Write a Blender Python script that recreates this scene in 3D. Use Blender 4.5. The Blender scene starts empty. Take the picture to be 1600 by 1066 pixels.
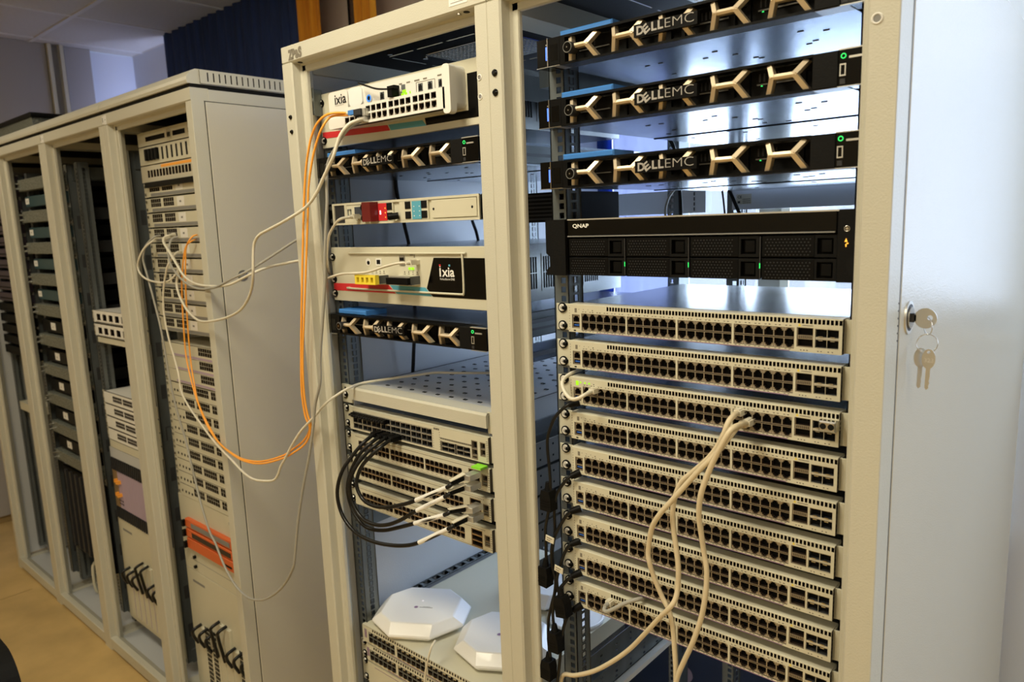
import bpy, math, random
from mathutils import Vector, Matrix
random.seed(7)
S = bpy.context.scene
COL = S.collection
PI = math.pi

# ------------------------------------------------------------------ camera
FPX = 1147.033
CAM = Vector((0.51317, -0.97329, 1.66716))
RX = Vector((0.75052064, 0.65985593, -0.03617906))
FW = Vector((-0.65608041, 0.73742622, -0.16050254))
UP = Vector((-0.07922917, 0.14419685, 0.98637215))
cd = bpy.data.cameras.new('camera')
cam = bpy.data.objects.new('camera', cd)
COL.objects.link(cam)
cam.matrix_world = Matrix(((RX.x, UP.x, -FW.x, CAM.x), (RX.y, UP.y, -FW.y, CAM.y), (RX.z, UP.z, -FW.z, CAM.z), (0, 0, 0, 1)))
cd.sensor_width = 36.0
cd.lens = FPX / 1600 * 36.0
cd.clip_start = 0.02
cd.dof.use_dof = True
cd.dof.focus_distance = 1.28
cd.dof.aperture_fstop = 6.0
S.camera = cam

def at(px, py, Y=None, X=None, Z=None):
    """The point of the photograph's pixel (px, py) on a plane of the room."""
    d = RX * ((px - 800) / FPX) + FW + UP * (-(py - 533) / FPX)
    if Y is not None: t = (Y - CAM.y) / d.y
    elif X is not None: t = (X - CAM.x) / d.x
    else: t = (Z - CAM.z) / d.z
    return CAM + d * t

# ------------------------------------------------------------------ light
S.view_settings.view_transform = 'Standard'
S.view_settings.look = 'None'
S.view_settings.gamma = 1.0
S.view_settings.use_curve_mapping = False
S.view_settings.exposure = -0.12

W = bpy.data.worlds.new('daylight'); S.world = W; W.use_nodes = True
wn = W.node_tree.nodes
wn['Background'].inputs[0].default_value = (0.62, 0.76, 1.0, 1)
wn['Background'].inputs[1].default_value = 1.25

WARM = (1.0, 0.91, 0.69)
DAY = (0.60, 0.76, 1.0)
def area(name, loc, rot, sx, sy, power, color, spread=180):
    l = bpy.data.lights.new(name, 'AREA'); l.shape = 'RECTANGLE'; l.size = sx; l.size_y = sy
    l.energy = power; l.color = color; l.spread = math.radians(spread)
    o = bpy.data.objects.new(name, l); COL.objects.link(o); o.location = loc; o.rotation_euler = rot
    return o
area('window_daylight', (-0.75, 1.34, 1.55), (-PI / 2, 0, 0), 1.8, 1.3, 85, DAY)
area('window_daylight', (1.55, 1.34, 1.9), (-PI / 2, 0, 0), 2.3, 1.1, 22, DAY)
area('window_daylight', (3.42, 0.55, 1.42), (0, PI / 2, 0), 1.0, 1.0, 34, DAY)  # added fill through the made-up right-wall window, brightens the side panel
area('curtain_gap_daylight', (-3.84, 1.12, 1.85), (0, PI / 2, 0), 1.2, 0.06, 10.0, (0.52, 0.60, 1.0))
LAMPS = [(-0.6, -0.9, 29), (1.5, -0.9, 11), (-3.2, -0.9, 8), (-0.6, -2.6, 16), (1.5, -2.6, 12), (-3.2, -2.6, 6)]

# ------------------------------------------------------------------ materials
M = {}
def mat(name, col, rough=0.5, metal=0.0, noise=0.0, nscale=30, bump=0.0, bscale=200, emit=None, es=1.0, spec=0.5, alpha=None, trans=0.0, coat=0.0, stretch=None):
    m = bpy.data.materials.new(name); m.use_nodes = True
    nt = m.node_tree; b = nt.nodes['Principled BSDF']
    b.inputs['Base Color'].default_value = (*col, 1)
    b.inputs['Roughness'].default_value = rough
    b.inputs['Metallic'].default_value = metal
    b.inputs['Specular IOR Level'].default_value = spec
    b.inputs['Transmission Weight'].default_value = trans
    b.inputs['Coat Weight'].default_value = coat
    if emit:
        b.inputs['Emission Color'].default_value = (*emit, 1); b.inputs['Emission Strength'].default_value = es
    tc = nt.nodes.new('ShaderNodeTexCoord'); mp = nt.nodes.new('ShaderNodeMapping')
    nt.links.new(tc.outputs['Object'], mp.inputs[0])
    if stretch: mp.inputs['Scale'].default_value = stretch
    if noise > 0:
        n = nt.nodes.new('ShaderNodeTexNoise'); n.inputs['Scale'].default_value = nscale; n.inputs['Detail'].default_value = 4
        nt.links.new(mp.outputs[0], n.inputs['Vector'])
        r = nt.nodes.new('ShaderNodeValToRGB')
        r.color_ramp.elements[0].position = 0.3; r.color_ramp.elements[1].position = 0.7
        r.color_ramp.elements[0].color = (*[c * (1 - noise) for c in col], 1)
        r.color_ramp.elements[1].color = (*[min(1, c * (1 + noise)) for c in col], 1)
        nt.links.new(n.outputs['Fac'], r.inputs[0]); nt.links.new(r.outputs[0], b.inputs['Base Color'])
    if bump > 0:
        n = nt.nodes.new('ShaderNodeTexNoise'); n.inputs['Scale'].default_value = bscale; n.inputs['Detail'].default_value = 2
        nt.links.new(mp.outputs[0], n.inputs['Vector'])
        bp = nt.nodes.new('ShaderNodeBump'); bp.inputs['Strength'].default_value = bump; bp.inputs['Distance'].default_value = 0.001
        nt.links.new(n.outputs['Fac'], bp.inputs['Height']); nt.links.new(bp.outputs[0], b.inputs['Normal'])
    M[name] = m
    return m
mat('powder', (0.57, 0.555, 0.465), 0.38, noise=0.02, nscale=3, bump=0.45, bscale=420)
mat('panel', (0.59, 0.565, 0.475), 0.26, noise=0.015, nscale=2, bump=0.35, bscale=420)
mat('inner', (0.52, 0.54, 0.56), 0.42, bump=0.3, bscale=300)
mat('cream', (0.62, 0.595, 0.465), 0.42, noise=0.02, nscale=8)
mat('cream_dull', (0.58, 0.54, 0.42), 0.5, noise=0.03, nscale=8)
mat('white', (0.80, 0.79, 0.74), 0.35)
mat('ap_white', (0.86, 0.86, 0.85), 0.32, coat=0.2)
mat('lid', (0.38, 0.40, 0.41), 0.24, metal=0.8, noise=0.05, nscale=1.5, stretch=(1, 6, 1))
mat('zinc', (0.17, 0.19, 0.195), 0.40, metal=0.5, noise=0.18, nscale=25, stretch=(1, 1, 0.3))
mat('zinc_dark', (0.10, 0.105, 0.11), 0.45, metal=0.6, noise=0.12, nscale=20)
mat('steel_blue', (0.30, 0.34, 0.40), 0.22, metal=0.9, noise=0.05, nscale=2)
mat('chrome', (0.75, 0.74, 0.70), 0.18, metal=1.0)
mat('nickel', (0.66, 0.65, 0.60), 0.38, metal=0.7)
mat('brass', (0.36, 0.24, 0.12), 0.45, metal=0.35)
mat('shield', (0.33, 0.285, 0.215), 0.40, metal=0.5)
mat('dark', (0.004, 0.004, 0.004), 0.7, spec=0.2)
mat('darkbrown', (0.028, 0.018, 0.012), 0.5)
mat('black', (0.0035, 0.0035, 0.0035), 0.45, spec=0.12, bump=0.2, bscale=500)
mat('black_gloss', (0.002, 0.002, 0.002), 0.15, spec=0.3)
mat('black_soft', (0.006, 0.006, 0.006), 0.6, spec=0.12, bump=0.3, bscale=300)
mat('screw_head', (0.72, 0.70, 0.64), 0.3, metal=0.1)
mat('bar_grey', (0.78, 0.80, 0.84), 0.5)
mat('grey_dark', (0.030, 0.030, 0.032), 0.5, spec=0.3)
mat('grey_mid', (0.22, 0.22, 0.21), 0.5)
mat('grey_print', (0.20, 0.18, 0.14), 0.6)
mat('sand', (0.72, 0.61, 0.44), 0.42, metal=0.65)
mat('letter', (0.40, 0.38, 0.35), 0.45)
mat('blue_tab', (0.05, 0.22, 0.62), 0.4)
mat('usb_blue', (0.03, 0.12, 0.50), 0.4)
mat('red', (0.62, 0.03, 0.035), 0.4)
mat('red_dark', (0.14, 0.012, 0.012), 0.35)
mat('teal', (0.10, 0.38, 0.52), 0.4)
mat('yellow', (0.85, 0.68, 0.05), 0.4)
mat('lilac', (0.42, 0.33, 0.45), 0.5)
mat('purple_line', (0.22, 0.12, 0.26), 0.5)
mat('orange', (0.66, 0.13, 0.03), 0.45)
mat('orange_cable', (1.0, 0.42, 0.05), 0.4)
mat('cable_white', (0.72, 0.68, 0.56), 0.4)
mat('cable_grey', (0.36, 0.35, 0.31), 0.45)
mat('cable_cream', (0.68, 0.58, 0.40), 0.42)
mat('cable_black', (0.006, 0.006, 0.006), 0.35, spec=0.35)
mat('label_white', (0.80, 0.79, 0.75), 0.5)
mat('label_cream', (0.66, 0.62, 0.50), 0.5)
mat('green_tag', (0.25, 0.75, 0.03), 0.4)
mat('teal_dark', (0.020, 0.060, 0.075), 0.5)
mat('purple_dark', (0.055, 0.040, 0.062), 0.5)
mat('mesh_grey', (0.13, 0.14, 0.12), 0.5, noise=0.7, nscale=160)
mat('navy', (0.028, 0.045, 0.105), 0.35, bump=0.2)
mat('wall', (0.62, 0.52, 0.34), 0.8, noise=0.02, nscale=3)
mat('wall_white', (0.66, 0.70, 0.77), 0.8)
mat('wall_beige', (0.66, 0.56, 0.46), 0.8)
mat('skirting', (0.38, 0.27, 0.12), 0.6)
mat('cabinet', (0.36, 0.34, 0.32), 0.6)
mat('ceil_tile', (0.62, 0.60, 0.55), 0.9, noise=0.03, nscale=60, bump=0.5, bscale=120)
mat('ceil_grid', (0.70, 0.69, 0.66), 0.6)
mat('floor', (0.58, 0.40, 0.16), 0.42, noise=0.16, nscale=5, bump=0.1, bscale=60)
mat('seam', (0.38, 0.25, 0.10), 0.7)
mat('curtain_blue', (0.014, 0.038, 0.155), 0.75, noise=0.2, nscale=12, stretch=(4, 4, 0.3))
mat('curtain_orange', (1.0, 0.34, 0.015), 0.75, noise=0.25, nscale=14, stretch=(4, 4, 0.2))
mat('dark_trim', (0.10, 0.06, 0.04), 0.6)
mat('frame_white', (0.75, 0.75, 0.75), 0.5)
mat('led_green', (0.0, 0.2, 0.02), 0.4, emit=(0.05, 1.0, 0.18), es=1.2)
mat('led_lime', (0.1, 0.3, 0.0), 0.4, emit=(0.45, 1.0, 0.02), es=1.0)
mat('led_blue', (0.0, 0.05, 0.3), 0.4, emit=(0.10, 0.22, 1.0), es=2.2)
mat('led_ring', (0.02, 0.15, 0.6), 0.4, emit=(0.05, 0.35, 1.0), es=0.7)
mat('led_amber', (0.3, 0.1, 0.0), 0.4, emit=(1.0, 0.45, 0.05), es=2.0)
mat('led_cyan', (0.2, 0.6, 0.7), 0.4, emit=(0.4, 0.95, 1.0), es=1.2)
mat('led_white', (0.8, 0.8, 0.8), 0.4, emit=(1.0, 0.85, 0.9), es=1.2)
mat('lamp_panel', (0.9, 0.9, 0.9), 0.5, emit=(1.0, 0.85, 0.62), es=4.0)
mat('screen', (0.045, 0.055, 0.075), 0.15)
mat('glass', (0.95, 0.97, 1.0), 0.0, trans=1.0)
# thin window glass that lets the daylight pass
def sheer(name, col):
    m = bpy.data.materials.new(name); m.use_nodes = True; nt = m.node_tree; nt.nodes.clear()
    o = nt.nodes.new('ShaderNodeOutputMaterial'); x = nt.nodes.new('ShaderNodeMixShader'); a = nt.nodes.new('ShaderNodeBsdfDiffuse'); b = nt.nodes.new('ShaderNodeBsdfTranslucent')
    a.inputs[0].default_value = (*col, 1); b.inputs[0].default_value = (*col, 1); x.inputs[0].default_value = 0.6
    nt.links.new(a.outputs[0], x.inputs[1]); nt.links.new(b.outputs[0], x.inputs[2]); nt.links.new(x.outputs[0], o.inputs[0]); M[name] = m
sheer('blue_sheer', (0.06, 0.11, 0.36)); sheer('pale_sheer', (0.46, 0.48, 0.60))
g = bpy.data.materials.new('pane'); g.use_nodes = True; nt = g.node_tree; nt.nodes.clear()
o_ = nt.nodes.new('ShaderNodeOutputMaterial'); mx = nt.nodes.new('ShaderNodeMixShader'); tr = nt.nodes.new('ShaderNodeBsdfTransparent'); gl = nt.nodes.new('ShaderNodeBsdfGlossy')
gl.inputs['Roughness'].default_value = 0.02; mx.inputs[0].default_value = 0.06
nt.links.new(tr.outputs[0], mx.inputs[1]); nt.links.new(gl.outputs[0], mx.inputs[2]); nt.links.new(mx.outputs[0], o_.inputs[0])
M['pane'] = g

# ------------------------------------------------------------------ mesh builder
class MB:
    def __init__(s): s.v = []; s.f = []; s.mi = []; s.sm = []; s.mats = []
    def m(s, name):
        if name not in s.mats: s.mats.append(name)
        return s.mats.index(name)
    def add(s, vs, fs, mat, smooth=False):
        k = len(s.v); s.v += [tuple(v) for v in vs]; i = s.m(mat)
        for f in fs: s.f.append([k + a for a in f]); s.mi.append(i); s.sm.append(smooth)
        return s
    def box(s, x0, x1, y0, y1, z0, z1, mat):
        v = [(x, y, z) for x in (x0, x1) for y in (y0, y1) for z in (z0, z1)]
        return s.add(v, [(0, 1, 3, 2), (4, 6, 7, 5), (0, 4, 5, 1), (2, 3, 7, 6), (0, 2, 6, 4), (1, 5, 7, 3)], mat)
    def bbox(s, x0, x1, y0, y1, z0, z1, mat, b=0.002):
        """box whose front (-y) outline is chamfered by b"""
        def ring(i, y): return [(x0 + i, y, z0 + i), (x1 - i, y, z0 + i), (x1 - i, y, z1 - i), (x0 + i, y, z1 - i)]
        v = ring(b, y0) + ring(0, y0 + b) + ring(0, y1)
        f = [(0, 1, 2, 3), (11, 10, 9, 8)]
        for r in (0, 4):
            for k in range(4):
                a, c = r + k, r + (k + 1) % 4
                f.append((a, a + 4, c + 4, c))
        return s.add(v, f, mat)
    def prism(s, pts, a, b, mat, axis='y', smooth=False):
        """polygon pts extruded from a to b: axis y -> pts are (x,z); z -> (x,y); x -> (y,z)"""
        n = len(pts)
        def P(p, t): return {'y': (p[0], t, p[1]), 'z': (p[0], p[1], t), 'x': (t, p[0], p[1])}[axis]
        v = [P(p, a) for p in pts] + [P(p, b) for p in pts]
        ar = sum(pts[i][0] * pts[(i + 1) % n][1] - pts[(i + 1) % n][0] * pts[i][1] for i in range(n))
        flip = (ar > 0) != (axis == 'y')
        f = [list(range(n)), list(range(2 * n - 1, n - 1, -1))]
        sd = [(i, (i + 1) % n, n + (i + 1) % n, n + i) for i in range(n)]
        if b < a: flip = not flip
        if flip: f = [list(reversed(q)) for q in f]
        else: sd = [tuple(reversed(q)) for q in sd]
        s.add(v, f, mat); s.add(v, sd, mat, smooth)
        return s
    def cyl(s, p, q, r, mat, n=12, r2=None, smooth=True, caps=True):
        p = Vector(p); q = Vector(q); d = (q - p).normalized(); r2 = r if r2 is None else r2
        u = d.orthogonal().normalized(); w = d.cross(u)
        v = [p + (u * math.cos(2 * PI * i / n) + w * math.sin(2 * PI * i / n)) * r for i in range(n)]
        v += [q + (u * math.cos(2 * PI * i / n) + w * math.sin(2 * PI * i / n)) * r2 for i in range(n)]
        s.add(v, [(i, (i + 1) % n, n + (i + 1) % n, n + i) for i in range(n)], mat, smooth)
        if caps: s.add(v, [list(range(n - 1, -1, -1)), list(range(n, 2 * n))], mat)
        return s
    def ring(s, c, axis, R, r, mat, n=24, k=8):
        c = Vector(c); d = Vector(axis).normalized(); u = d.orthogonal().normalized(); w = d.cross(u); v = []
        for i in range(n):
            a = 2 * PI * i / n; e = u * math.cos(a) + w * math.sin(a)
            for j in range(k):
                b = 2 * PI * j / k; v.append(c + e * (R + r * math.cos(b)) + d * r * math.sin(b))
        return s.add(v, [(i * k + j, ((i + 1) % n) * k + j, ((i + 1) % n) * k + (j + 1) % k, i * k + (j + 1) % k) for i in range(n) for j in range(k)], mat, True)
    def tube(s, pts, r, mat, n=8, sub=6):
        P = [Vector(p) for p in pts]
        if sub > 1 and len(P) > 2:
            Q = []
            E_ = [P[0] * 2 - P[1]] + P + [P[-1] * 2 - P[-2]]
            for i in range(1, len(E_) - 2):
                a, b, c, d = E_[i - 1:i + 3]
                for t in range(sub):
                    t /= sub
                    Q.append(0.5 * ((2 * b) + (c - a) * t + (2 * a - 5 * b + 4 * c - d) * t * t + (3 * b - a - 3 * c + d) * t ** 3))
            Q.append(P[-1]); P = Q
        T = [(P[min(i + 1, len(P) - 1)] - P[max(i - 1, 0)]).normalized() for i in range(len(P))]
        u = T[0].orthogonal().normalized(); v = []
        for i, p in enumerate(P):
            u = (u - T[i] * u.dot(T[i])).normalized(); w = T[i].cross(u)
            v += [p + (u * math.cos(2 * PI * j / n) + w * math.sin(2 * PI * j / n)) * r for j in range(n)]
        m_ = len(P)
        s.add(v, [(i * n + j, i * n + (j + 1) % n, (i + 1) * n + (j + 1) % n, (i + 1) * n + j) for i in range(m_ - 1) for j in range(n)], mat, True)
        s.add(v, [list(range(n - 1, -1, -1)), list(range((m_ - 1) * n, m_ * n))], mat)
        return s
    def plate(s, x0, x1, z0, z1, holes, y, d, mat, wall=None, back=None, T=None):
        """sheet facing -y with real openings; each opening has walls d deep and, with back, a dark floor"""
        r6 = lambda a: round(a, 5)
        holes = [(max(x0, h[0]), min(x1, h[1]), max(z0, h[2]), min(z1, h[3])) for h in holes]
        xs = sorted({r6(x0), r6(x1)} | {r6(h[i]) for h in holes for i in (0, 1)})
        zs = sorted({r6(z0), r6(z1)} | {r6(h[i]) for h in holes for i in (2, 3)})
        nx, nz = len(xs) - 1, len(zs) - 1
        xi = {x: i for i, x in enumerate(xs)}; zi = {z: i for i, z in enumerate(zs)}
        H = [[False] * nx for _ in range(nz)]
        for h in holes:
            for j in range(zi[r6(h[2])], zi[r6(h[3])]):
                for i in range(xi[r6(h[0])], xi[r6(h[1])]): H[j][i] = True
        fr, wl, bk = [], [], []
        for j in range(nz):
            i = 0
            while i < nx:
                k = i
                while k < nx and H[j][k] == H[j][i]: k += 1
                a, b, c, e = xs[i], xs[k], zs[j], zs[j + 1]
                if H[j][i]:
                    if back: bk.append([(a, y + d, c), (b, y + d, c), (b, y + d, e), (a, y + d, e)])
                else: fr.append([(a, y, c), (b, y, c), (b, y, e), (a, y, e)])
                if i > 0 or not H[j][i]: wl.append([(a, y, c), (a, y + d, c), (a, y + d, e), (a, y, e)])
                if k == nx and not H[j][i]: wl.append([(b, y, c), (b, y + d, c), (b, y + d, e), (b, y, e)])
                i = k
        for j in range(nz + 1):
            i = 0
            lo = lambda i: (j > 0 and not H[j - 1][i]); hi = lambda i: (j < nz and not H[j][i])
            while i < nx:
                k = i; st = lo(i) != hi(i)
                while k < nx and (lo(k) != hi(k)) == st: k += 1
                if st: wl.append([(xs[i], y, zs[j]), (xs[k], y, zs[j]), (xs[k], y + d, zs[j]), (xs[i], y + d, zs[j])])
                i = k
        for L, m_ in ((fr, mat), (wl, wall or mat), (bk, back)):
            if not L: continue
            v = [p for q in L for p in q]
            if T: v = [T @ Vector(p) for p in v]
            s.add(v, [(4 * a, 4 * a + 1, 4 * a + 2, 4 * a + 3) for a in range(len(L))], m_)
        if T is None and not back: pass
        return s
    def text(s, st, x, z, h, y, mat, bold=0.0, width=None, rot=0.0, ext=0.0006, shear=0.0):
        key = (st, bold)
        if key not in TXT:
            c = bpy.data.curves.new('lettering', 'FONT'); c.body = st; c.size = 1.0; c.offset = bold; c.resolution_u = 3
            o = bpy.data.objects.new('lettering', c); COL.objects.link(o)
            dg = bpy.context.evaluated_depsgraph_get(); me = bpy.data.meshes.new_from_object(o.evaluated_get(dg))
            TXT[key] = ([tuple(v.co) for v in me.vertices], [list(p.vertices) for p in me.polygons])
            bpy.data.objects.remove(o); bpy.data.meshes.remove(me); bpy.data.curves.remove(c)
        V, F = TXT[key]
        if not V: return s
        xa = min(v[0] for v in V); xb = max(v[0] for v in V); za = min(v[1] for v in V); zb = max(v[1] for v in V)
        k = h / (zb - za); kx = k if width is None else width / (xb - xa)
        ca, sa = math.cos(rot), math.sin(rot); out = []
        for v in V:
            a, b = (v[0] - xa) * kx, (v[1] - za) * k
            a += shear * b
            out.append((x + a * ca - b * sa, y, z + a * sa + b * ca))
        s.add(out, F, mat)
        return s
    def mesh(s, name):
        me = bpy.data.meshes.new(name); me.from_pydata(s.v, [], s.f)
        for n in s.mats: me.materials.append(M[n])
        me.polygons.foreach_set('material_index', s.mi); me.polygons.foreach_set('use_smooth', s.sm); me.update()
        return me
TXT = {}
def link(name, me, parent=None, loc=(0, 0, 0), rot=(0, 0, 0), label=None, bevel=0):
    if isinstance(me, MB): me = me.mesh(name)
    o = bpy.data.objects.new(name, me); COL.objects.link(o); o.location = loc; o.rotation_euler = rot
    if parent: o.parent = parent
    if label: o['label'] = label
    if bevel:
        b = o.modifiers.new('bevel', 'BEVEL'); b.width = bevel; b.segments = 2; b.limit_method = 'ANGLE'; b.angle_limit = math.radians(50)
    return o
def thing(name, label, cat, loc=(0, 0, 0), rot=(0, 0, 0), group=None, me=None, bevel=0):
    o = link(name, me, None, loc, rot, bevel=bevel)
    o['label'] = label; o['category'] = cat
    if group: o['group'] = group
    return o
def struct(name, me, label=None, parent=None):
    o = link(name, me, parent)
    if not parent: o['kind'] = 'structure'
    if label: o['label'] = label
    return o
ORD = 'topmost second third fourth fifth sixth seventh eighth ninth tenth eleventh twelfth thirteenth fourteenth fifteenth sixteenth seventeenth eighteenth nineteenth twentieth'.split()

# ------------------------------------------------------------------ room
XL, XR, YB, YF, ZC = -4.58, 3.3, 1.165, -4.2, 2.80
struct('floor', MB().box(XL - .1, XR + .1, YF - .1, YB + .25, -0.06, 0, 'floor'), 'mottled ochre vinyl floor')
fs = MB()
a = at(75, 1058, Z=0)
for x in (-3.46, -1.46, 0.54, 2.54): fs.box(x, x + .004, YF, -0.06, 0.0, 0.0008, 'seam')
struct('trim_1', fs, 'welded seams between the vinyl floor sheets')
# ceiling: separate tiles laid in a grid
ce = struct('ceiling', MB().box(XL - .1, XR + .1, YF - .1, YB + .25, ZC + .03, ZC + .09, 'ceil_tile'), 'suspended ceiling of mineral fibre tiles')
gr = MB(); ty = [0.575 - .6 * i for i in range(-1, 8)]; tx = [-3.83 + .6 * i for i in range(-2, 13)]
for y in ty: gr.box(XL, XR, y - .012, y + .012, ZC - .002, ZC + .03, 'ceil_grid')
for x in tx: gr.box(x - .012, x + .012, YF, YB, ZC - .001, ZC + .03, 'ceil_grid')
link('ceiling_grid', gr, ce)
tm = MB().box(-.288, .288, -.288, .288, 0, .02, 'ceil_tile').mesh('ceiling_tile')
LT = set()
for (lx, ly, _) in LAMPS: LT.add((round((lx + 3.83) / .6 - .5), round((.575 - ly) / .6 - .5)))
for i in range(-2, 13):
    for j in range(-1, 8):
        if (i, j) in LT: continue
        cx, cy = -3.83 + .6 * i + .3, .575 - .6 * j - .3
        x0, x1, y0, y1 = max(cx - .288, XL), min(cx + .288, XR), max(cy - .288, YF), min(cy + .288, YB)
        if x1 - x0 < .05 or y1 - y0 < .05: continue
        o = link('ceiling_tile', tm, ce, ((x0 + x1) / 2, (y0 + y1) / 2, ZC + .004)); o.scale = ((x1 - x0) / .576, (y1 - y0) / .576, 1)
for n, (lx, ly, pw) in enumerate(LAMPS):
    i, j = round((lx + 3.83) / .6 - .5), round((.575 - ly) / .6 - .5)
    cx, cy = -3.83 + .6 * i + .3, .575 - .6 * j - .3
    t = thing('ceiling_light', 'square recessed warm ceiling light, %s of the row %s the camera' % (('middle', 'right', 'left')[n % 3], ('nearest', 'farther behind')[n // 3]), 'ceiling light', (cx, cy, ZC))
    link('light_frame', MB().plate(-.287, .287, -.287, .287, [(-.26, .26, -.26, .26)], 0, .02, 'ceil_grid', T=Matrix.Rotation(-PI / 2, 4, 'X')), t)
    link('diffuser', MB().box(-.26, .26, -.26, .26, .012, .02, 'lamp_panel'), t)
    area('ceiling_lamp', (cx, cy, ZC - .02), (0, 0, 0), .52, .52, pw, WARM)

def wall_y(name, y0, y1, x0, x1, z0, z1, holes, m, lab):
    struct(name, MB().plate(x0, x1, z0, z1, holes, y0, y1 - y0, m), lab)
WIN = (-1.40, 0.22, 0.85, 2.25)
WIN2 = (0.36, 2.80, 1.36, 2.48)
# back wall, with the window opening behind the two nearest racks
bw = MB()
for (x0, x1, m_) in ((XL, -3.93, 'wall_white'), (-3.93, -1.72, 'wall_beige')): bw.box(x0, x1, YB, YB + .2, 0, ZC, m_)
bw.plate(-1.72, XR, 0, ZC, [WIN, WIN2], YB, .2, 'wall_white')
struct('wall_back', bw, 'back wall behind the racks')
for n_, (wn_, bars) in enumerate(((WIN, (-.75,)), (WIN2, (1.2, 2.0)))):
    wf = MB().plate(wn_[0], wn_[1], wn_[2], wn_[3], [(a + .05, b, wn_[2] + .05, wn_[3] - .05) for a, b in zip((wn_[0],) + bars, bars + (wn_[1] - .05,))], YB + .10, .05, 'frame_white')
    w1 = struct('window_%d' % (n_ + 1), wf, 'white framed window behind the near racks')
    for a, b in zip((wn_[0],) + bars, bars + (wn_[1] - .05,)): link('pane', MB().box(a + .05, b, YB + .122, YB + .128, wn_[2] + .05, wn_[3] - .05, 'pane'), w1)
    link('window_sill', MB().box(wn_[0] - .04, wn_[1] + .04, YB - .03, YB + .1, wn_[2] - .03, wn_[2], 'frame_white'), w1)
struct('wall_left', MB().box(XL - .1, XL, YF, YB + .2, 0, ZC, 'wall'), 'yellowish end wall beyond the far racks')
RT = Matrix(((0, -1, 0, XR), (1, 0, 0, 0), (0, 0, 1, 0), (0, 0, 0, 1)))
struct('wall_right', MB().plate(YF, YB + .2, 0, ZC, [(.05, 1.05, .90, 1.95)], 0, -.1, 'wall', T=RT))
w3 = struct('window_3', MB().plate(.05, 1.05, .90, 1.95, [(.10, 1.0, .95, 1.90)], -.03, -.04, 'frame_white', T=RT))  # window added in the unseen right wall to light the side panel
link('pane', MB().box(XR + .045, XR + .050, .10, 1.0, .95, 1.90, 'pane'), w3)
struct('wall_front', MB().box(XL, XR, YF - .1, YF, 0, ZC, 'wall'))
struct('baseboard_left', MB().box(XL, XL + .018, YF, .5, 0, .09, 'skirting'), 'ochre skirting along the end wall')
struct('baseboard_back', MB().box(XL, XR, YB - .018, YB, 0, .09, 'skirting'))
# end wall: daylight in the corner put into a pale strip, then cupboard
struct('daylit_wall_strip', MB().box(XL, XL + .012, .90, YB, 1.2, ZC, 'wall_white'), 'pale strip of end wall in the corner, daylight put into its colour')
wr = thing('wall_cupboard', 'tall flat grey cupboard doors on the end wall under the ceiling', 'cupboard', (XL, .35, 0))
link('door', MB().box(0, .05, -.9, .30, .05, ZC + .002, 'cabinet'), wr)
link('door', MB().box(0, .05, .40, .545, .05, ZC + .002, 'cabinet'), wr)
link('vertical_strip', MB().box(0, .075, .305, .325, .05, ZC + .002, 'cream'), wr)
link('vertical_strip', MB().box(0, .075, .370, .390, .05, ZC + .002, 'cream'), wr)
link('recess', MB().box(0, .03, .325, .370, .05, ZC + .002, 'cabinet'), wr)
# curtains as pleated cloth
def curtain(name, x0, x1, y, z0, z1, m_, lab, amp=.012, pitch=.085, group=None, seed=1, th=.004):
    rnd = random.Random(seed); n = int((x1 - x0) / pitch * 8); V = []; 
    ph = 0
    for i in range(n + 1):
        x = x0 + (x1 - x0) * i / n; ph += 2 * PI / 8 * (0.8 + .4 * rnd.random())
        V.append((x, y + amp * math.sin(ph) * (0.7 + .3 * math.sin(i * .37))))
    v = [(a, b - th / 2, z) for z in (z0, z1) for a, b in V] + [(a, b + th / 2, z) for z in (z0, z1) for a, b in V]; k = n + 1
    mb = MB()
    mb.add(v, [(i, i + 1, k + i + 1, k + i) for i in range(n)], m_, True)
    mb.add(v, [(2 * k + i + 1, 2 * k + i, 3 * k + i, 3 * k + i + 1) for i in range(n)], m_, True)
    mb.add(v, [(i, 2 * k + i, 2 * k + i + 1, i + 1) for i in range(n)] + [(0, k, 3 * k, 2 * k), (n, 2 * k + n, 3 * k + n, k + n)], m_)
    return thing(name, lab, 'curtain', me=mb, group=group)
curtain('blue_curtain', -3.93, -2.54, 1.08, .04, 2.806, 'curtain_blue', 'long dark navy blue curtain hanging behind the far racks')
curtain('orange_curtain', -2.535, -2.36, 1.06, .04, 2.806, 'curtain_orange', 'orange pleated curtain beside the navy curtain', amp=.010, pitch=.045, seed=3)
curtain('orange_curtain', -2.12, -1.98, 1.06, .04, 2.806, 'curtain_orange', 'narrow orange curtain with a brown edge, right of the other orange one', amp=.010, pitch=.045, seed=5)
thing('brown_post', 'slim dark brown vertical strip against the left edge of the narrow orange curtain', 'strip', (-2.175, 1.075, 0), me=MB().box(0, .045, 0, .02, .1, 2.77, 'dark_trim').cyl((.012, -.006, .1), (.012, -.006, 2.77), .004, 'black', 8))
curtain('blue_curtain', -1.30, -.84, 1.06, .3, 2.5, 'blue_sheer', 'bright blue backlit curtain seen through the back of the right rack', seed=8)
curtain('pale_curtain', -.835, -.60, 1.06, .3, 2.5, 'pale_sheer', 'pale lavender sheer curtain beside the bright blue one behind the right rack', seed=9)
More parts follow.
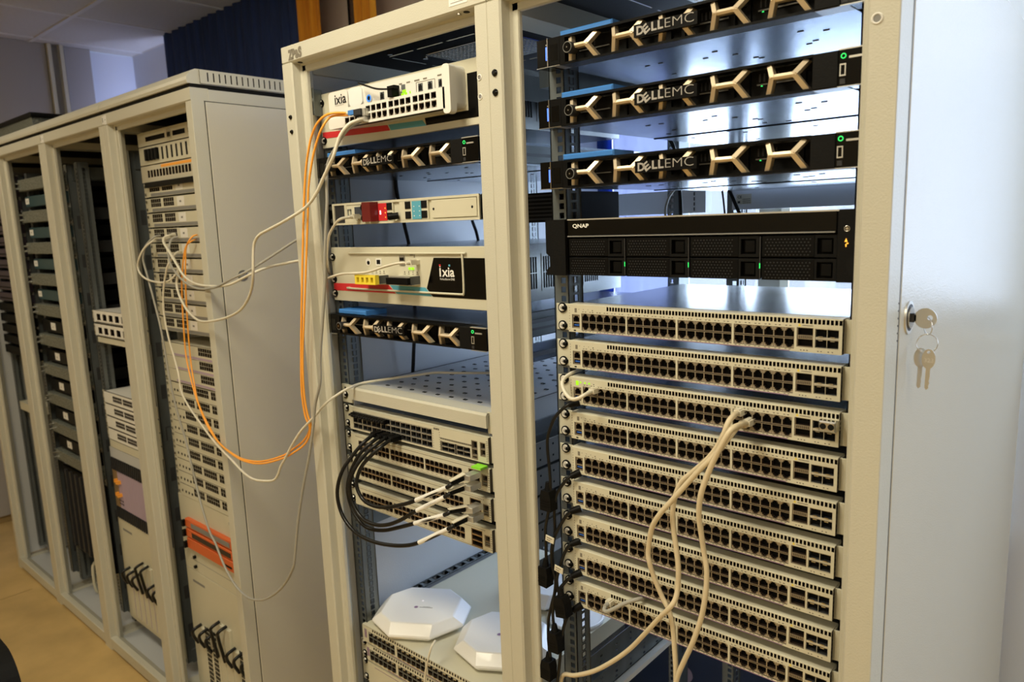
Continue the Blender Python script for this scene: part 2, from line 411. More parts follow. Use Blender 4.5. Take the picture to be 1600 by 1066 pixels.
# ------------------------------------------------------------------ rack furniture
U = 0.0457
HW = 0.2475          # half width across the ears
D = 0.75
DN = 1.19            # depth of the two near racks
def xform_side(x, flip=1):
    """turns the xz sheet into a yz sheet at x (sheet x -> y)"""
    return Matrix(((0, 1, 0, x), (1, 0, 0, 0), (0, 0, 1, 0), (0, 0, 0, 1)))
def rail_mesh(zb, zt, side):
    """vertical mounting rail with square holes; side -1 left, +1 right; front face at y=0"""
    mb = MB(); hs = []
    z = zb + .02
    while z < zt - .02:
        hs.append((-.0048, .0048, z - .0048, z + .0048)); z += U / 3
    mb.plate(-.020, .011, zb, zt, hs, 0, .002, 'zinc', wall='zinc_dark', T=None if side < 0 else Matrix.Scale(-1, 4, (1, 0, 0)))
    s2 = []
    z = zb + .02
    while z < zt - .02:
        s2.append((.016, .026, z - .0055, z + .0055)); z += U / 3
    mb.plate(0, .040, zb, zt, s2, 0.0, .002, 'zinc', wall='zinc_dark', T=xform_side(.009 if side < 0 else -.011))
    x = -.020 if side < 0 else .018
    mb.box(x, x + .002, 0, .050, zb, zt, 'zinc')
    for z in [zb + .1 + .15 * i for i in range(int((zt - zb - .15) / .15))]:
        mb.box(x - .0006 if side < 0 else x + .002, x if side < 0 else x + .0026, .015, .032, z, z + .05, 'zinc_dark')
    return mb.mesh('mounting_rail')
def post_profile(w=.034, fl=.017):
    p = [(0.001, 0), (w - .003, 0), (w, .003), (w + .0015, .020), (w + .005, .0235), (w + fl - .0015, .0235), (w + fl, .026), (w + fl, .032), (w, .050), (0, .050), (0, .001)]
    return p
def mirror(p): return [(-a, b) for a, b in p]
def rack(name, label, X0, X1, F, zt, rails, lid, left_w=.034, right_w=.034, side_right=None, back=None, side_left=None, rail_c=None, bottom=.0, depth=D, rear_rail=.725, fr=.017):
    """open cabinet frame; its own origin is the front left foot"""
    t = thing(name, label, 'rack', (X0, F, 0)); W_ = X1 - X0
    pr = post_profile(left_w)
    zt2 = zt - .034
    link('post', MB().prism(pr, bottom, zt2, 'powder', 'z'), t)
    link('post', MB().prism([(W_ - a, b) for a, b in post_profile(right_w, fr)], bottom, zt2, 'powder', 'z'), t)
    dd = depth + .05
    link('post', MB().prism([(a, dd - b) for a, b in pr], bottom, zt2, 'powder', 'z'), t)
    link('post', MB().prism([(W_ - a, dd - b) for a, b in pr], bottom, zt2, 'powder', 'z'), t)
    bp = [(b, zt - a) for a, b in post_profile(.034)]
    link('top_beam', MB().prism(bp, .0012, W_ - .0012, 'powder', 'x'), t)
    link('top_beam', MB().prism([(dd - b, z) for b, z in bp], .0012, W_ - .0012, 'powder', 'x'), t)
    bb = [(b, bottom + .03 + a) for a, b in post_profile(.034)]
    link('bottom_beam', MB().prism([(0, bottom + .012), (.045, bottom + .012), (.045, bottom + .04), (.022, bottom + .055), (.002, bottom + .055), (0, bottom + .053)], left_w, W_ - right_w, 'powder', 'x'), t)
    link('bottom_beam', MB().box(0, W_, dd - .05, dd, bottom + .012, bottom + .055, 'powder'), t)
    for x in (0, W_ - .03):
        link('side_beam', MB().box(x, x + .03, .05, dd - .05, zt - .05, zt - .002, 'powder'), t)
        link('side_beam', MB().box(x, x + .03, .05, dd - .05, bottom + .012, bottom + .05, 'powder'), t)
    link('floor_plate', MB().box(.03, W_ - .03, .045, dd - .05, bottom + .035, bottom + .039, 'inner'), t)
    for x in (.03, W_ - .03):
        for y in (.04, dd - .04): link('foot', MB().cyl((x, y, 0), (x, y, bottom + .012), .018, 'black', 12), t)
    # mounting rails, front and rear pair
    c = rail_c - X0
    r0 = rails - F
    rr = rear_rail + .05
    for s in (-1, 1):
        me = rail_mesh(bottom + .10, zt - .10, s)
        xx = c + s * (HW - .0145)
        link('mounting_rail', me, t, (xx, r0, 0))
        link('mounting_rail', me, t, (xx, rear_rail, 0))
        for zz in (zt - .16, .95, bottom + .1):
            link('cross_brace', MB().box(c + s * (HW + .0065) - .001, c + s * (HW + .0065) + .001, r0 + .02, rr, zz, zz + .045, 'zinc'), t)
            if abs(zz - .95) > .1:
                x_ = c + s * (HW + .0065)
                e = (.034 if s < 0 else W_ - .034)
                link('cross_brace', MB().box(min(x_, e), max(x_, e), r0 + .015, r0 + .04, zz, zz + .05, 'zinc'), t)
    return t
def side_panel(t, W_, F, ztop, zbot, y0, y1, m_='panel', x=None, lab=None):
    x = W_ if x is None else x
    mb = MB().bbox(0, y1 - y0, 0, .018, zbot, ztop, m_, .0025)
    mb.v = [(x + .001 - b if x > .1 else x - .001 + b, y0 + a, c) for a, b, c in mb.v]
    return link('side_panel', mb, t, label=lab)

def plug_cap(t, x, z, r=.0052):
    mb = MB(); 
    for i in range(1): mb.cyl((0, .0005, 0), (0, -.0015, 0), r, 'black_gloss', 16).cyl((0, -.0015, 0), (0, -.0042, 0), r, 'black_gloss', 16, r2=r * .6)
    return link('plug_cap', mb, t, (x, 0, z))

# ---- rack A (left of the two near ones) and rack B (right)
XA0, XA1, XB1 = -.908, -.318, .283
FF = -.071
rA = rack('network_rack', 'near cream open rack with the maker name on its top left corner', XA0, XA1, FF, 2.043, 0.0, False, .034, .029, rail_c=-.630, depth=DN - .05)
rB = rack('network_rack', 'nearest cream rack at right, holding nine stacked white switches', XA1, XB1, FF, 2.043, 0.0, False, .029, .034, rail_c=0.0, fr=.0115, depth=DN - .05)
WA, WB = XA1 - XA0, XB1 - XA1
mb = MB().text('ZP', .026, 2.0135, .0205, -.0006, 'grey_print', bold=.07, width=.0265).text('a', .0520, 2.0135, .0175, -.0006, 'grey_print', bold=.07, width=.0120).text('S', .0635, 2.0135, .0215, -.0006, 'grey_print', bold=.07, width=.0125)
link('maker_lettering', mb, rA, label='dark olive capital letters')
for z in (1.901, 1.871):
    plug_cap(rA, .018, z, .0046); plug_cap(rB, .013, z, .0056)
    link('threaded_hole', MB().ring((0, -.0002, 0), (0, 1, 0), .0042, .0010, 'white', 20, 6).cyl((0, -.0003, 0), (0, .0, 0), .0034, 'grey_mid', 16), rA, (WA - .021, 0, z - .002))
link('threaded_hole', MB().ring((0, -.0002, 0), (0, 1, 0), .0052, .0012, 'white', 20, 6).cyl((0, -.0003, 0), (0, 0, 0), .0042, 'grey_mid', 16), rB, (WB - .0235, 0, 1.871))
mb = MB().box(0, .042, -.0006, 0, 0, .020, 'label_white')
for i, (x, w) in enumerate(((.008, .026), (.013, .014))): mb.box(x, x + w, -.0008, -.0006, .012 - i * .004, .0145 - i * .004, 'grey_dark')
mb.box(.004, .038, -.0008, -.0006, .004, .005, 'grey_mid')
link('paper_label', mb, rA, (WA - .083, 0, 2.019), label='white printed sticker')
for x in (.05, WA - .055):
    link('hinge_hole', MB().cyl((x, .012, 2.0085), (x, .012, 2.0075), .0055, 'dark', 14), rA)
link('hinge_pin', MB().cyl((WA - .07, .010, 2.010), (WA - .07, .010, 2.006), .0045, 'chrome', 12), rA)
# rack A roof: slotted sheet with fan grille
def tz(z): return Matrix(((1, 0, 0, 0), (0, 0, 1, 0), (0, 1, 0, z), (0, 0, 0, 1)))
vx0, vx1, vy0, vy1 = .19, .43, .235, .40
hol = [(vx0, vx1, vy0, vy1)]
for k in range(4): hol += [(.125 + k * .09, .125 + k * .09 + .078, .185, .190), (.125 + k * .09, .125 + k * .09 + .078, .445, .450)]
for k in range(2): hol += [(.118, .122, .2 + k * .12, .2 + k * .12 + .10), (.49, .494, .2 + k * .12, .2 + k * .12 + .10)]
for rk, w_ in ((rA, WA), (rB, WB)):
    link('roof_sheet', MB().plate(.03, w_ - .03, .052, DN - .055, hol, 0, .0015, 'black_soft', wall='zinc', T=tz(2.030)), rk)
    gh = [(vx0 + .006 + i * .0112, vx0 + .006 + i * .0112 + .006, vy0 + .006 + j * .0112, vy0 + .006 + j * .0112 + .006) for i in range(21) for j in range(14)]
    link('fan_grille', MB().plate(vx0, vx1, vy0, vy1, gh, 0, .001, 'zinc', T=tz(2.028)), rk)
    for (x, y) in ((vx0 - .012, vy0 + .01), (vx1 + .012, vy0 + .01), (.16, .16), (.40, .20), (vx0 - .012, vy1)): link('roof_bolt', MB().cyl((x, y, 2.0285), (x, y, 2.0245), .006, 'chrome', 6), rk)
sp = side_panel(rA, WA, FF, 2.0, .06, .052, DN - .052, 'inner', x=.003)
link('panel_rib', MB().box(.006, .014, .255, .275, .08, 1.99, 'inner'), rA)
link('side_strip', MB().box(.001, .03, .05, .055, .06, 2.0, 'inner'), rA)
# right side panel of rack B with lock and keys
link('side_strip', MB().box(WB - .03, WB, .05, .0505, .06, 2.0, 'powder'), rB)
link('daylight_blocker', MB().box(.318 - .225, .318 + .22, .72, .722, .90, 1.475, 'black_soft'), rB)  # unseen black plate added to stop daylight in the gaps between switches
pB = side_panel(rB, WB, FF, 2.006, .06, .052, DN - .01, 'panel', lab='large plain side panel, textured light grey')
link('seam_gap', MB().box(WB - .001, WB + .0004, .0498, .0522, .06, 2.008, 'zinc_dark'), rB)
lk = link('side_lock', MB().cyl((WB - .0035, .091, 1.533), (WB + .0030, .091, 1.533), .0235, 'nickel', 32, r2=.0205).cyl((WB + .0030, .091, 1.533), (WB + .0034, .091, 1.533), .0165, 'grey_dark', 28).cyl((WB + .0034, .091, 1.533), (WB + .0050, .091, 1.533), .0135, 'chrome', 26), rB, label='round chrome lock')
for i in range(6): link('vent_dot', MB().cyl((WB - .001, .047, 1.51 + i * .009), (WB + .0003, .047, 1.51 + i * .009), .0011, 'dark', 8), rB)
# key in the lock, ring, two spare keys
LX = XB1 + .005; LY = FF + .091
kt = thing('key', 'flat round-headed key standing in the lock of the right side panel', 'key', (LX, LY, 1.533))
mb = MB()
def disc_hole(mb, c, R, r, hz, th, mat_, n=28):
    """round key head in the xz plane with a hole"""
    v = []
    for y in (-th / 2, th / 2):
        v += [(c[0] + R * math.cos(2 * PI * i / n), y, c[1] + R * math.sin(2 * PI * i / n)) for i in range(n)]
        v += [(c[0] + hz[0] + r * math.cos(2 * PI * i / n), y, c[1] + hz[1] + r * math.sin(2 * PI * i / n)) for i in range(n)]
    f = []
    for i in range(n):
        j = (i + 1) % n
        f += [(i, j, n + j, n + i), (2 * n + j, 2 * n + i, 3 * n + i, 3 * n + j), (j, i, 2 * n + i, 2 * n + j), (n + i, n + j, 3 * n + j, 3 * n + i)]
    mb.add(v, f, mat_)
disc_hole(mb, (.0150, 0), .0125, .0030, (.0050, .001), .0022, 'nickel')
mb.box(-.003, .005, -.0011, .0011, -.004, .004, 'nickel').box(0, .003, -.002, .002, -.0055, .0055, 'grey_dark')
link('key_body', mb, kt)
kr = thing('key_ring', 'pair of thin wire rings hanging from the key in the lock', 'key ring', (LX + .0180, LY, 1.533))
mb = MB().ring((0, 0, -.0095), (.80, .60, 0), .0105, .0007, 'chrome').ring((0, 0, -.031), (.45, -.89, 0), .0118, .0006, 'chrome')
link('wire_ring', mb, kr)
for q, (dx, rz, lb) in enumerate(((-.0035, .5, 'spare key hanging behind, the left one of the pair on the ring'), (.0035, .15, 'numbered spare key hanging in front, right one of the pair on the ring'))):
    k = thing('key', lb, 'key', (LX + .0165 + dx * 1.4, LY - q * .004, 1.533 - .049), (0, 0, rz))
    mb = MB()
    n = 20; hole = (0, .0085)
    v = []
    for y in (-.001, .001):
        v += [(.0075 * math.cos(2 * PI * i / n), y, .0125 * math.sin(2 * PI * i / n)) for i in range(n)]
        v += [(.0018 * math.cos(2 * PI * i / n), y, .0085 + .0018 * math.sin(2 * PI * i / n)) for i in range(n)]
    f = []
    for i in range(n):
        j = (i + 1) % n
        f += [(i, j, n + j, n + i), (2 * n + j, 2 * n + i, 3 * n + i, 3 * n + j), (j, i, 2 * n + i, 2 * n + j), (n + i, n + j, 3 * n + j, 3 * n + i)]
    mb.add(v, f, 'nickel')
    link('key_head', mb, k)
    link('key_blade', MB().prism([(-.0024, -.012), (-.0028, -.036), (-.001, -.0385), (.0018, -.036), (.0012, -.033), (.0024, -.030), (.0014, -.027), (.0024, -.022), (.0024, -.012)], -.001, .001, 'nickel'), k)
    if q: link('stamped_number', MB().text('323', -.0045, -.004, .005, -.0012, 'label_white'), k)

# ------------------------------------------------------------------ devices
def screw_mesh():
    mb = MB().cyl((0, 0, 0), (0, -.0022, 0), .0084, 'black', 20).cyl((.004, 0, 0), (.0085, -.0018, 0), .0058, 'black', 10, r2=.003)
    mb.cyl((0, -.0022, 0), (0, -.0042, 0), .0064, 'screw_head', 16, r2=.0052)
    mb.box(-.0024, .0024, -.0044, -.0041, -.0004, .0004, 'grey_mid').box(-.0004, .0004, -.0044, -.0041, -.0024, .0024, 'grey_mid')
    return mb.mesh('screw')
SCR = screw_mesh()
def ears(t, h, m_, w_in=.2165, holes=2, screws='lr', zs=None, y=-.0025):
    """both flanges with the screws that hold them"""
    zs = zs or [h * .175, h * .87]
    for s in (-1, 1):
        mb = MB().bbox(min(s * w_in, s * HW), max(s * w_in, s * HW), y, -.0003, .0, h, m_, .0006)
        for z in zs: mb.cyl((s * .2335, y - .0001, z), (s * .2335, y, z), .0042, 'dark', 12)
        link('ear', mb, t)
        if ('l' if s < 0 else 'r') in screws:
            for z in zs: link('screw', SCR, t, (s * .2335, y, z))
def chassis(t, w, y0, y1, z0, z1, m_='lid', side=None, bottom=None, rows=0, name='chassis'):
    mb = MB()
    mb.box(-w, w, y0, y1, z0, z1, m_)
    if side == 'vents':
        for g0 in (.10, .17, .24, .31):
            hs = [(g0 + i * .0075, g0 + i * .0075 + .0045, z0 + .012, z1 - .012) for i in range(7)]
            for h in hs: mb.box(w, w + .0008, h[0], h[1], h[2], h[3], 'dark')
            mb.box(w, w + .0016, g0 - .006, g0 - .002, z0 + .006, z1 - .006, m_)
            mb.box(w + .0006, w + .0016, g0, g0 + .05, (z0 + z1) / 2 - .001, (z0 + z1) / 2 + .001, m_)
    return link(name, mb, t)

# RJ45 ports, one mesh each shared by every port
PW, PH = .01405, .0133
def port_mesh(up=True, w=PW, h=PH, m_='shield'):
    hs = [(-.0062, .0062, .0009, .0086), (-.0042, .0042, .0086, .0107), (-.0025, .0025, .0107, .0123)]
    sx = w / PW
    hs = [(a * sx, b * sx, c, d) for a, b, c, d in hs]
    if not up: hs = [(a, b, h - d, h - c) for a, b, c, d in hs]
    mb = MB().plate(-w / 2, w / 2, 0, h, hs, 0, .008, m_, wall='darkbrown', back='dark')
    z = .0004 if up else h - .0010
    for x in (-.0063, .0045): mb.box(x * sx, (x + .0018) * sx, -.0003, 0, z + (.0112 if up else -.0112), z + (.0122 if up else -.0102), 'nickel')
    return mb.mesh('port')
PU, PD = port_mesh(True), port_mesh(False)
PSU, PSD = port_mesh(True, .0135, .0115), port_mesh(False, .0135, .0115)

SH = .0462
def access_switch_face():
    mb = MB(); H = SH
    hs = []
    BX = [-.1905, -.1035, -.0160, .0715]
    for b in BX: hs.append((b, b + 6 * PW, H - .0425, H - .0145))
    hs.append((-.2095, -.194, H - .0395, H - .0170))
    hs.append((.1590, .1805, H - .0395, H - .0135))
    hs.append((.1825, .2125, H - .0395, H - .0140))
    n = 68
    for i in range(n):
        x = -.1412 + i * .00528
        hs.append((x, x + .0036, H - .0083, H - .0020))
    mb.plate(-.2165, .2165, 0, H - .0008, hs, -.010, .0098, 'cream', wall='darkbrown', back='dark')
    # rounded top lip
    mb.prism([(-.0100, H - .0008), (-.0085, H), (.016, H), (.016, H - .0014), (-.009, H - .0014)], -.2165, .2165, 'cream', 'x')
    for b in BX:
        for i in range(6):
            for dx in (.0018, .0072): mb.box(b + i * PW + dx, b + i * PW + dx + .0026, -.0102, -.010, H - .0123, H - .0115, 'darkbrown').box(b + i * PW + dx, b + i * PW + dx + .0026, -.0102, -.010, .0022, .0029, 'darkbrown')
    mb.box(-.161, .150, -.0103, -.010, .0002, .0012, 'purple_line')
    mb.box(-.204, -.1995, -.0102, -.010, H - .0135, H - .0065, 'grey_print')
    for x in (-.196, -.187, -.178): mb.box(x, x + .0012, -.0102, -.010, H - .0085, H - .0077, 'darkbrown')
    mb.cyl((-.1685, -.0102, H - .009), (-.1685, -.010, H - .009), .0009, 'dark', 8)
    for i in range(9): mb.box(-.2148, -.2140, -.0102, -.010, .003 + i * .0045, .005 + i * .0045, 'grey_print')
    mb.prism([(.1605, H - .0118), (.1645, H - .0118), (.1625, H - .0085)], -.0102, -.010, 'yellow')
    mb.box(.166, .180, -.0102, -.010, H - .0112, H - .0102, 'grey_print')
    mb.box(-.2065, -.2020, -.0102, -.010, .0018, .0038, 'dark')
    for x in (.164, .168, .172, .186, .190, .199, .204): mb.box(x, x + .0018, -.0102, -.010, .0022, .0032, 'darkbrown')
    for i in range(6): mb.box(.2165, .2168, -.0075, -.0045, .005 + i * .0062, .0088 + i * .0062, 'dark')
    return mb.mesh('faceplate'), BX
FACE, BX = access_switch_face()
LIDM = MB().box(-.2155, .2155, .0165, .37, .0006, SH - .0002, 'lid').box(-.2155, .2155, 0, .0165, .0006, SH - .0016, 'cream').mesh('chassis')
def qsfp_mesh():
    mb = MB().plate(0, .0215, 0, .026, [(.0012, .0203, .0010, .0104), (.0012, .0203, .0158, .0252)], 0, .008, 'shield', wall='darkbrown', back='dark')
    for i in range(7): mb.box(.0025 + i * .0025, .0038 + i * .0025, -.0003, 0, .0118, .0128, 'dark').box(.0025 + i * .0025, .0038 + i * .0025, -.0003, 0, .0136, .0146, 'dark')
    return mb.mesh('transceiver_cage')
def sfp4_mesh():
    mb = MB().plate(0, .030, 0, .0255, [(.0006, .0147, .0006, .0110), (.0153, .0294, .0006, .0110), (.0006, .0147, .0145, .0249), (.0153, .0294, .0145, .0249)], 0, .008, 'cream_dull', wall='zinc_dark', back='dark')
    for x in (.0045, .0195): mb.box(x, x + .0055, -.0012, .0, .0148, .0158, 'chrome').box(x, x + .0055, -.0012, 0, .0098, .0106, 'chrome')
    mb.box(.001, .029, -.0006, 0, .0118, .0134, 'nickel')
    for i in range(12): mb.box(.002 + i * .0023, .0032 + i * .0023, -.0004, 0, .0246, .0252, 'chrome')
    return mb.mesh('transceiver_cage')
QS, SF = qsfp_mesh(), sfp4_mesh()
CON = MB().plate(0, .0155, 0, .0225, [(.002, .0135, .0105, .0175), (.0042, .0113, .0175, .0200), (.0018, .0137, .002, .0080)], 0, .008, 'shield', wall='darkbrown', back='dark').box(.0028, .0127, .001, .003, .0038, .0060, 'usb_blue').mesh('console_ports')
EARS = []
for s in (-1, 1):
    mb = MB().bbox(min(s * .2165, s * HW), max(s * .2165, s * HW), -.0025, -.0003, .001, SH - .001, 'cream', .0006)
    mb.box(min(s * .2165, s * .219), max(s * .2165, s * .219), -.0025, .02, .001, SH - .001, 'cream')
    EARS.append(mb.mesh('ear'))
def access_switch(xc, zb, label, group, lit=False, plugged=(), screws='lr'):
    t = thing('network_switch', label, 'switch', (xc, 0, zb), group=group)
    link('chassis', LIDM, t); link('faceplate', FACE, t)
    for i, s in enumerate((-1, 1)):
        link('ear', EARS[i], t)
        for z in (.0085, .0385): link('screw', SCR, t, (s * .2340, -.0025, z))
    for b in BX:
        for i in range(6):
            link('port', PU, t, (b + (i + .5) * PW, -.0088, SH - .0280)); link('port', PD, t, (b + (i + .5) * PW, -.0088, SH - .0424))
    link('console_ports', CON, t, (-.2095, -.0088, SH - .0395))
    link('transceiver_cage', QS, t, (.1590, -.0088, SH - .0395)); link('transceiver_cage', SF, t, (.1825, -.0092, SH - .0395))
    if lit:
        mb = MB().box(-.2045, -.1990, -.0104, -.0102, SH - .0135, SH - .0060, 'led_lime')
        for x in (-.1965, -.1875, -.1790): mb.box(x, x + .0030, -.0104, -.0102, SH - .0095, SH - .0070, 'led_lime')
        link('status_lights', mb, t, label='lit yellow-green indicator lights')
    return t
notes = ['under the black storage box, its lid mirroring the window', 'with nothing plugged into it, above the lit one', 'with green lights on and cream cables plugged into it', 'directly below the one with green lights', 'fifth from the top, where the cream cables cross it', 'sixth from the top of the right rack', 'seventh from the top of the right rack', 'just above the lowest one', 'lowest of the nine, with one short grey plug in it']
for k in range(9):
    zt = 1.530 - .0610 * k
    access_switch(0, zt - SH, '%s white 48-port switch, %s' % (ORD[k], notes[k]), 'white 48-port switches stacked in the right rack', lit=(k == 2))

# ---- 1U server with hexagonal bezel
def strut(x, mb, y=-.031, ym=-.0415, sh=.006):
    """one K shaped bezel bar, ridge in the middle so top halves face up and lower halves face down"""
    zt_, zm, zb_ = .0388, .0225, .0025; w = .0060
    def arm(xa, za, xb, zb2):
        # from (xa,za) at mid (ridge, ym) to (xb,zb2) outer (y)
        dx, dz = xb - xa, zb2 - za; L = math.hypot(dx, dz); nx, nz = -dz / L * w / 2, dx / L * w / 2
        v = [(xa - nx, ym, za - nz), (xa + nx, ym, za + nz), (xb + nx, y, zb2 + nz), (xb - nx, y, zb2 - nz)]
        v += [(a, b + .010, c) for a, b, c in v]
        f = [(0, 1, 2, 3), (4, 7, 6, 5), (0, 4, 5, 1), (1, 5, 6, 2), (2, 6, 7, 3), (3, 7, 4, 0)]
        if dx * 0 + (nx * dz - nz * dx) > 0: pass
        mb.add(v, f, 'sand')
    arm(x + .002 + sh, zm, x, zt_); arm(x + .002 + sh, zm, x - .0005, zb_)
    arm(x + .0290 + sh, zm, x + .0475, zt_); arm(x + .0290 + sh, zm, x + .0480, zb_)
    x += sh; v = [(x, ym, zm - .0004), (x + .031, ym, zm - .0004), (x + .031, ym + .002, zm + .0030), (x, ym + .002, zm + .0030), (x, ym + .002, zm - .0034), (x + .031, ym + .002, zm - .0034)]
    v += [(a, ym + .012, c) for a, b, c in v[2:]]
    mb.add(v, [(0, 1, 2, 3), (4, 5, 1, 0), (3, 2, 6, 7), (5, 4, 8, 9)], 'sand')
STR = []
for i in range(5):
    mb = MB(); strut(-.1855 + .0772 * i, mb); STR.append(mb.mesh('bezel_strut'))
BH = .0425
mb = MB()
mb.box(-.2025, .1785, -.0345, -.0285, BH - .0035, BH, 'black').box(-.2025, .1785, -.0345, -.0285, 0, .0032, 'black')
mb.box(-.2025, -.1935, -.0345, -.012, .0032, BH - .0035, 'black').bbox(.1785, .2085, -.0355, -.004, .0005, BH - .0005, 'black_soft', .001)
mb.box(-.2025, .1785, -.0285, -.004, BH - .0012, BH, 'black').box(-.2025, .1785, -.0285, -.004, 0, .0012, 'black')
BEZ = mb.mesh('bezel_frame')
mb = MB().box(-.066, .031, -.0432, -.036, .0135, .0300, 'black').text('D', -.061, .0155, .0118, -.0440, 'letter', bold=.035, width=.0115)
mb.text('E', -.0470, .0140, .0118, -.0440, 'letter', bold=.035, width=.0100, rot=.62)
mb.text('L', -.0375, .0170, .0118, -.0440, 'letter', bold=.035, width=.0085).text('L', -.0275, .0172, .0118, -.0440, 'letter', bold=.035, width=.0085)
mb.text('EMC', -.0165, .0175, .0118, -.0440, 'letter', bold=-.018, width=.043)
mb.v = [v for v in mb.v]
LET = mb.mesh('lettering')
mb = MB()
for i in range(4):
    x = -.190 + i * .094
    mb.plate(x, x + .091, .003, .0385, [(x + .070, x + .086, .009, .030)], -.010, .004, 'black_soft', back='dark')
    for k in range(5): mb.box(x + .010 + k * .006, x + .012 + k * .006, -.0108, -.010, .024, .034, 'grey_dark')
    mb.box(x + .008, x + .062, -.0125, -.010, .0195, .0210, 'grey_mid')
    if i == 3: pass
BAY = mb.mesh('drive_bay')
CHS = MB().box(-.2165, .2165, -.004, .60, .0002, BH + .0002, 'steel_blue').box(-.2165, .2165, -.0325, -.004, .0, .0008, 'nickel').mesh('chassis')
EL = MB().bbox(-HW, -.2265, -.0355, 0, .0008, BH, 'black_gloss', .001).box(-.2265, -.2250, -.0362, 0, 0, BH + .0004, 'chrome').bbox(-.2250, -.2025, -.0350, 0, .0005, BH, 'black', .0008).box(-.221, -.207, -.0354, -.0350, .008, .032, 'black_gloss').box(-HW, -.2025, -.0362, -.0345, -.0002, .0008, 'chrome').mesh('left_ear_handle')
ER = MB().bbox(.2085, HW, -.0355, 0, .0008, BH, 'black_gloss', .001).box(.2085, HW, -.0362, -.030, BH - .001, BH + .0006, 'nickel').box(.2085, HW, -.0362, -.030, -.0004, .0006, 'nickel').box(.221, .238, -.0372, -.0355, .031, .0335, 'nickel').mesh('right_ear_handle')
PBT = MB().ring((.2145, -.0362, .0345), (0, 1, 0), .0026, .0006, 'led_green', 20, 6).mesh('power_button')
USB = MB().plate(.2105, .2175, .012, .026, [(.0118 + .2, .2162, .0135, .0245)], -.0362, .002, 'nickel', back='dark').box(.211, .217, -.0362, -.0355, .003, .009, 'grey_dark').mesh('usb_port')
KNB = MB().cyl((-.179, -.030, .0205), (-.179, -.0470, .0205), .0085, 'grey_dark', 20).cyl((-.179, -.0470, .0205), (-.179, -.0485, .0205), .0065, 'black_gloss', 20).ring((-.179, -.0475, .0205), (0, 1, 0), .0075, .0006, 'grey_mid', 20, 5).box(-.180, -.178, -.0488, -.0485, .0195, .0215, 'chrome').mesh('lock_knob')
def server(xc, zb, label, group, lit):
    t = thing('rack_server', label, 'server', (xc, 0, zb), group=group)
    link('chassis', CHS, t); link('bezel_frame', BEZ, t); link('drive_bay', BAY, t)
    for m_ in STR: link('bezel_strut', m_, t)
    link('lettering', LET, t, label='raised grey metal letters'); link('ear_handle', EL, t); link('ear_handle', ER, t)
    link('power_button', PBT, t, label='lit green ring'); link('usb_port', USB, t); link('lock_knob', KNB, t)
    if lit: link('status_light', MB().box(-.2292, -.2272, -.0362, -.0352, .0105, .030, 'led_blue').box(-.2288, -.2276, -.0362, -.0352, .032, .034, 'nickel'), t, label='lit blue bar')
    link('release_tab', MB().bbox(-.212, -.116, -.028 + .006, .035, BH + .0004, BH + .0104, 'blue_tab', .002), t, label='blue plastic tab on the lid')
    link('bay_light', MB().prism([(.1045, .018), (.1075, .018), (.106, .021)], -.0112, -.0110, 'led_green'), t)
    # embossed marks and cable channel on the underside
    mb = MB(); rnd = random.Random(4)
    for _ in range(26):
        x, y = rnd.uniform(-.19, .2), rnd.uniform(.03, .5); mb.box(x, x + .008, y, y + .003, -.0006, .0002, 'zinc_dark')
    mb.box(-.2165, .2165, .265, .270, -.0012, .0002, 'dark')
    link('embossing', mb, t)
    for s in (-1, 1): link('slide_rail', MB().box(min(s * .2185, s * .2255), max(s * .2185, s * .2255), .035, .66, .004, .036, 'zinc').box(min(s * .2185, s * .2262), max(s * .2185, s * .2262), .035, .66, .016, .022, 'zinc_dark'), t)
    return t
GS = 'black 1U servers with hexagonal bezels'
server(0, 1.901, 'black server with sand-coloured bezel bars, highest in the right rack, cut by the frame', GS, True)
server(0, 1.810, 'black server with bezel bars, middle of the three in the right rack', GS, True)
server(0, 1.716, 'black server with bezel bars, lowest of the three, above the black storage box', GS, True)
server(-.630, 1.772, 'black server with bezel bars under the white test unit with blue button', GS, False)
server(-.630, 1.438, 'black server with bezel bars just above the perforated shelf', GS, False)

# ---- black 2U storage box
t = thing('storage_unit', 'black 2U storage box with eight drive trays between servers and switches', 'storage box', (0, 0, 1.578))
QH = .0895
link('chassis', MB().box(-.212, .212, 0, .45, .001, QH - .0005, 'black'), t)
link('top_bezel', MB().bbox(-.2025, .2105, -.026, 0, .0635, QH - .002, 'black_gloss', .001).box(-.2025, .2125, -.0262, 0, QH - .002, QH, 'nickel').box(-.2025, .2085, -.0268, -.024, .0615, .0632, 'grey_mid'), t)
link('lettering', MB().text('QNAP', -.192, .0745, .0072, -.0265, 'white', bold=.03, width=.031), t, label='small white capital letters')
for s in (-1, 1):
    if s < 0: link('ear', MB().prism([(-HW, 0), (-.208, 0), (-.208, QH), (-HW, QH), (-HW, .036), (-.240, .030), (-.240, .014), (-HW, .008)], -.026, -.0003, 'black_soft'), t)
    else: link('ear', MB().bbox(.2110, HW, -.026, -.0003, 0, QH, 'black_soft', .001).cyl((HW - .012, -.0262, .021), (HW - .012, -.026, .021), .013, 'dark', 20), t)
tx_ = [(-.2015, -.0985), (-.0945, .0075), (.0115, .1115), (.1155, .2105)]
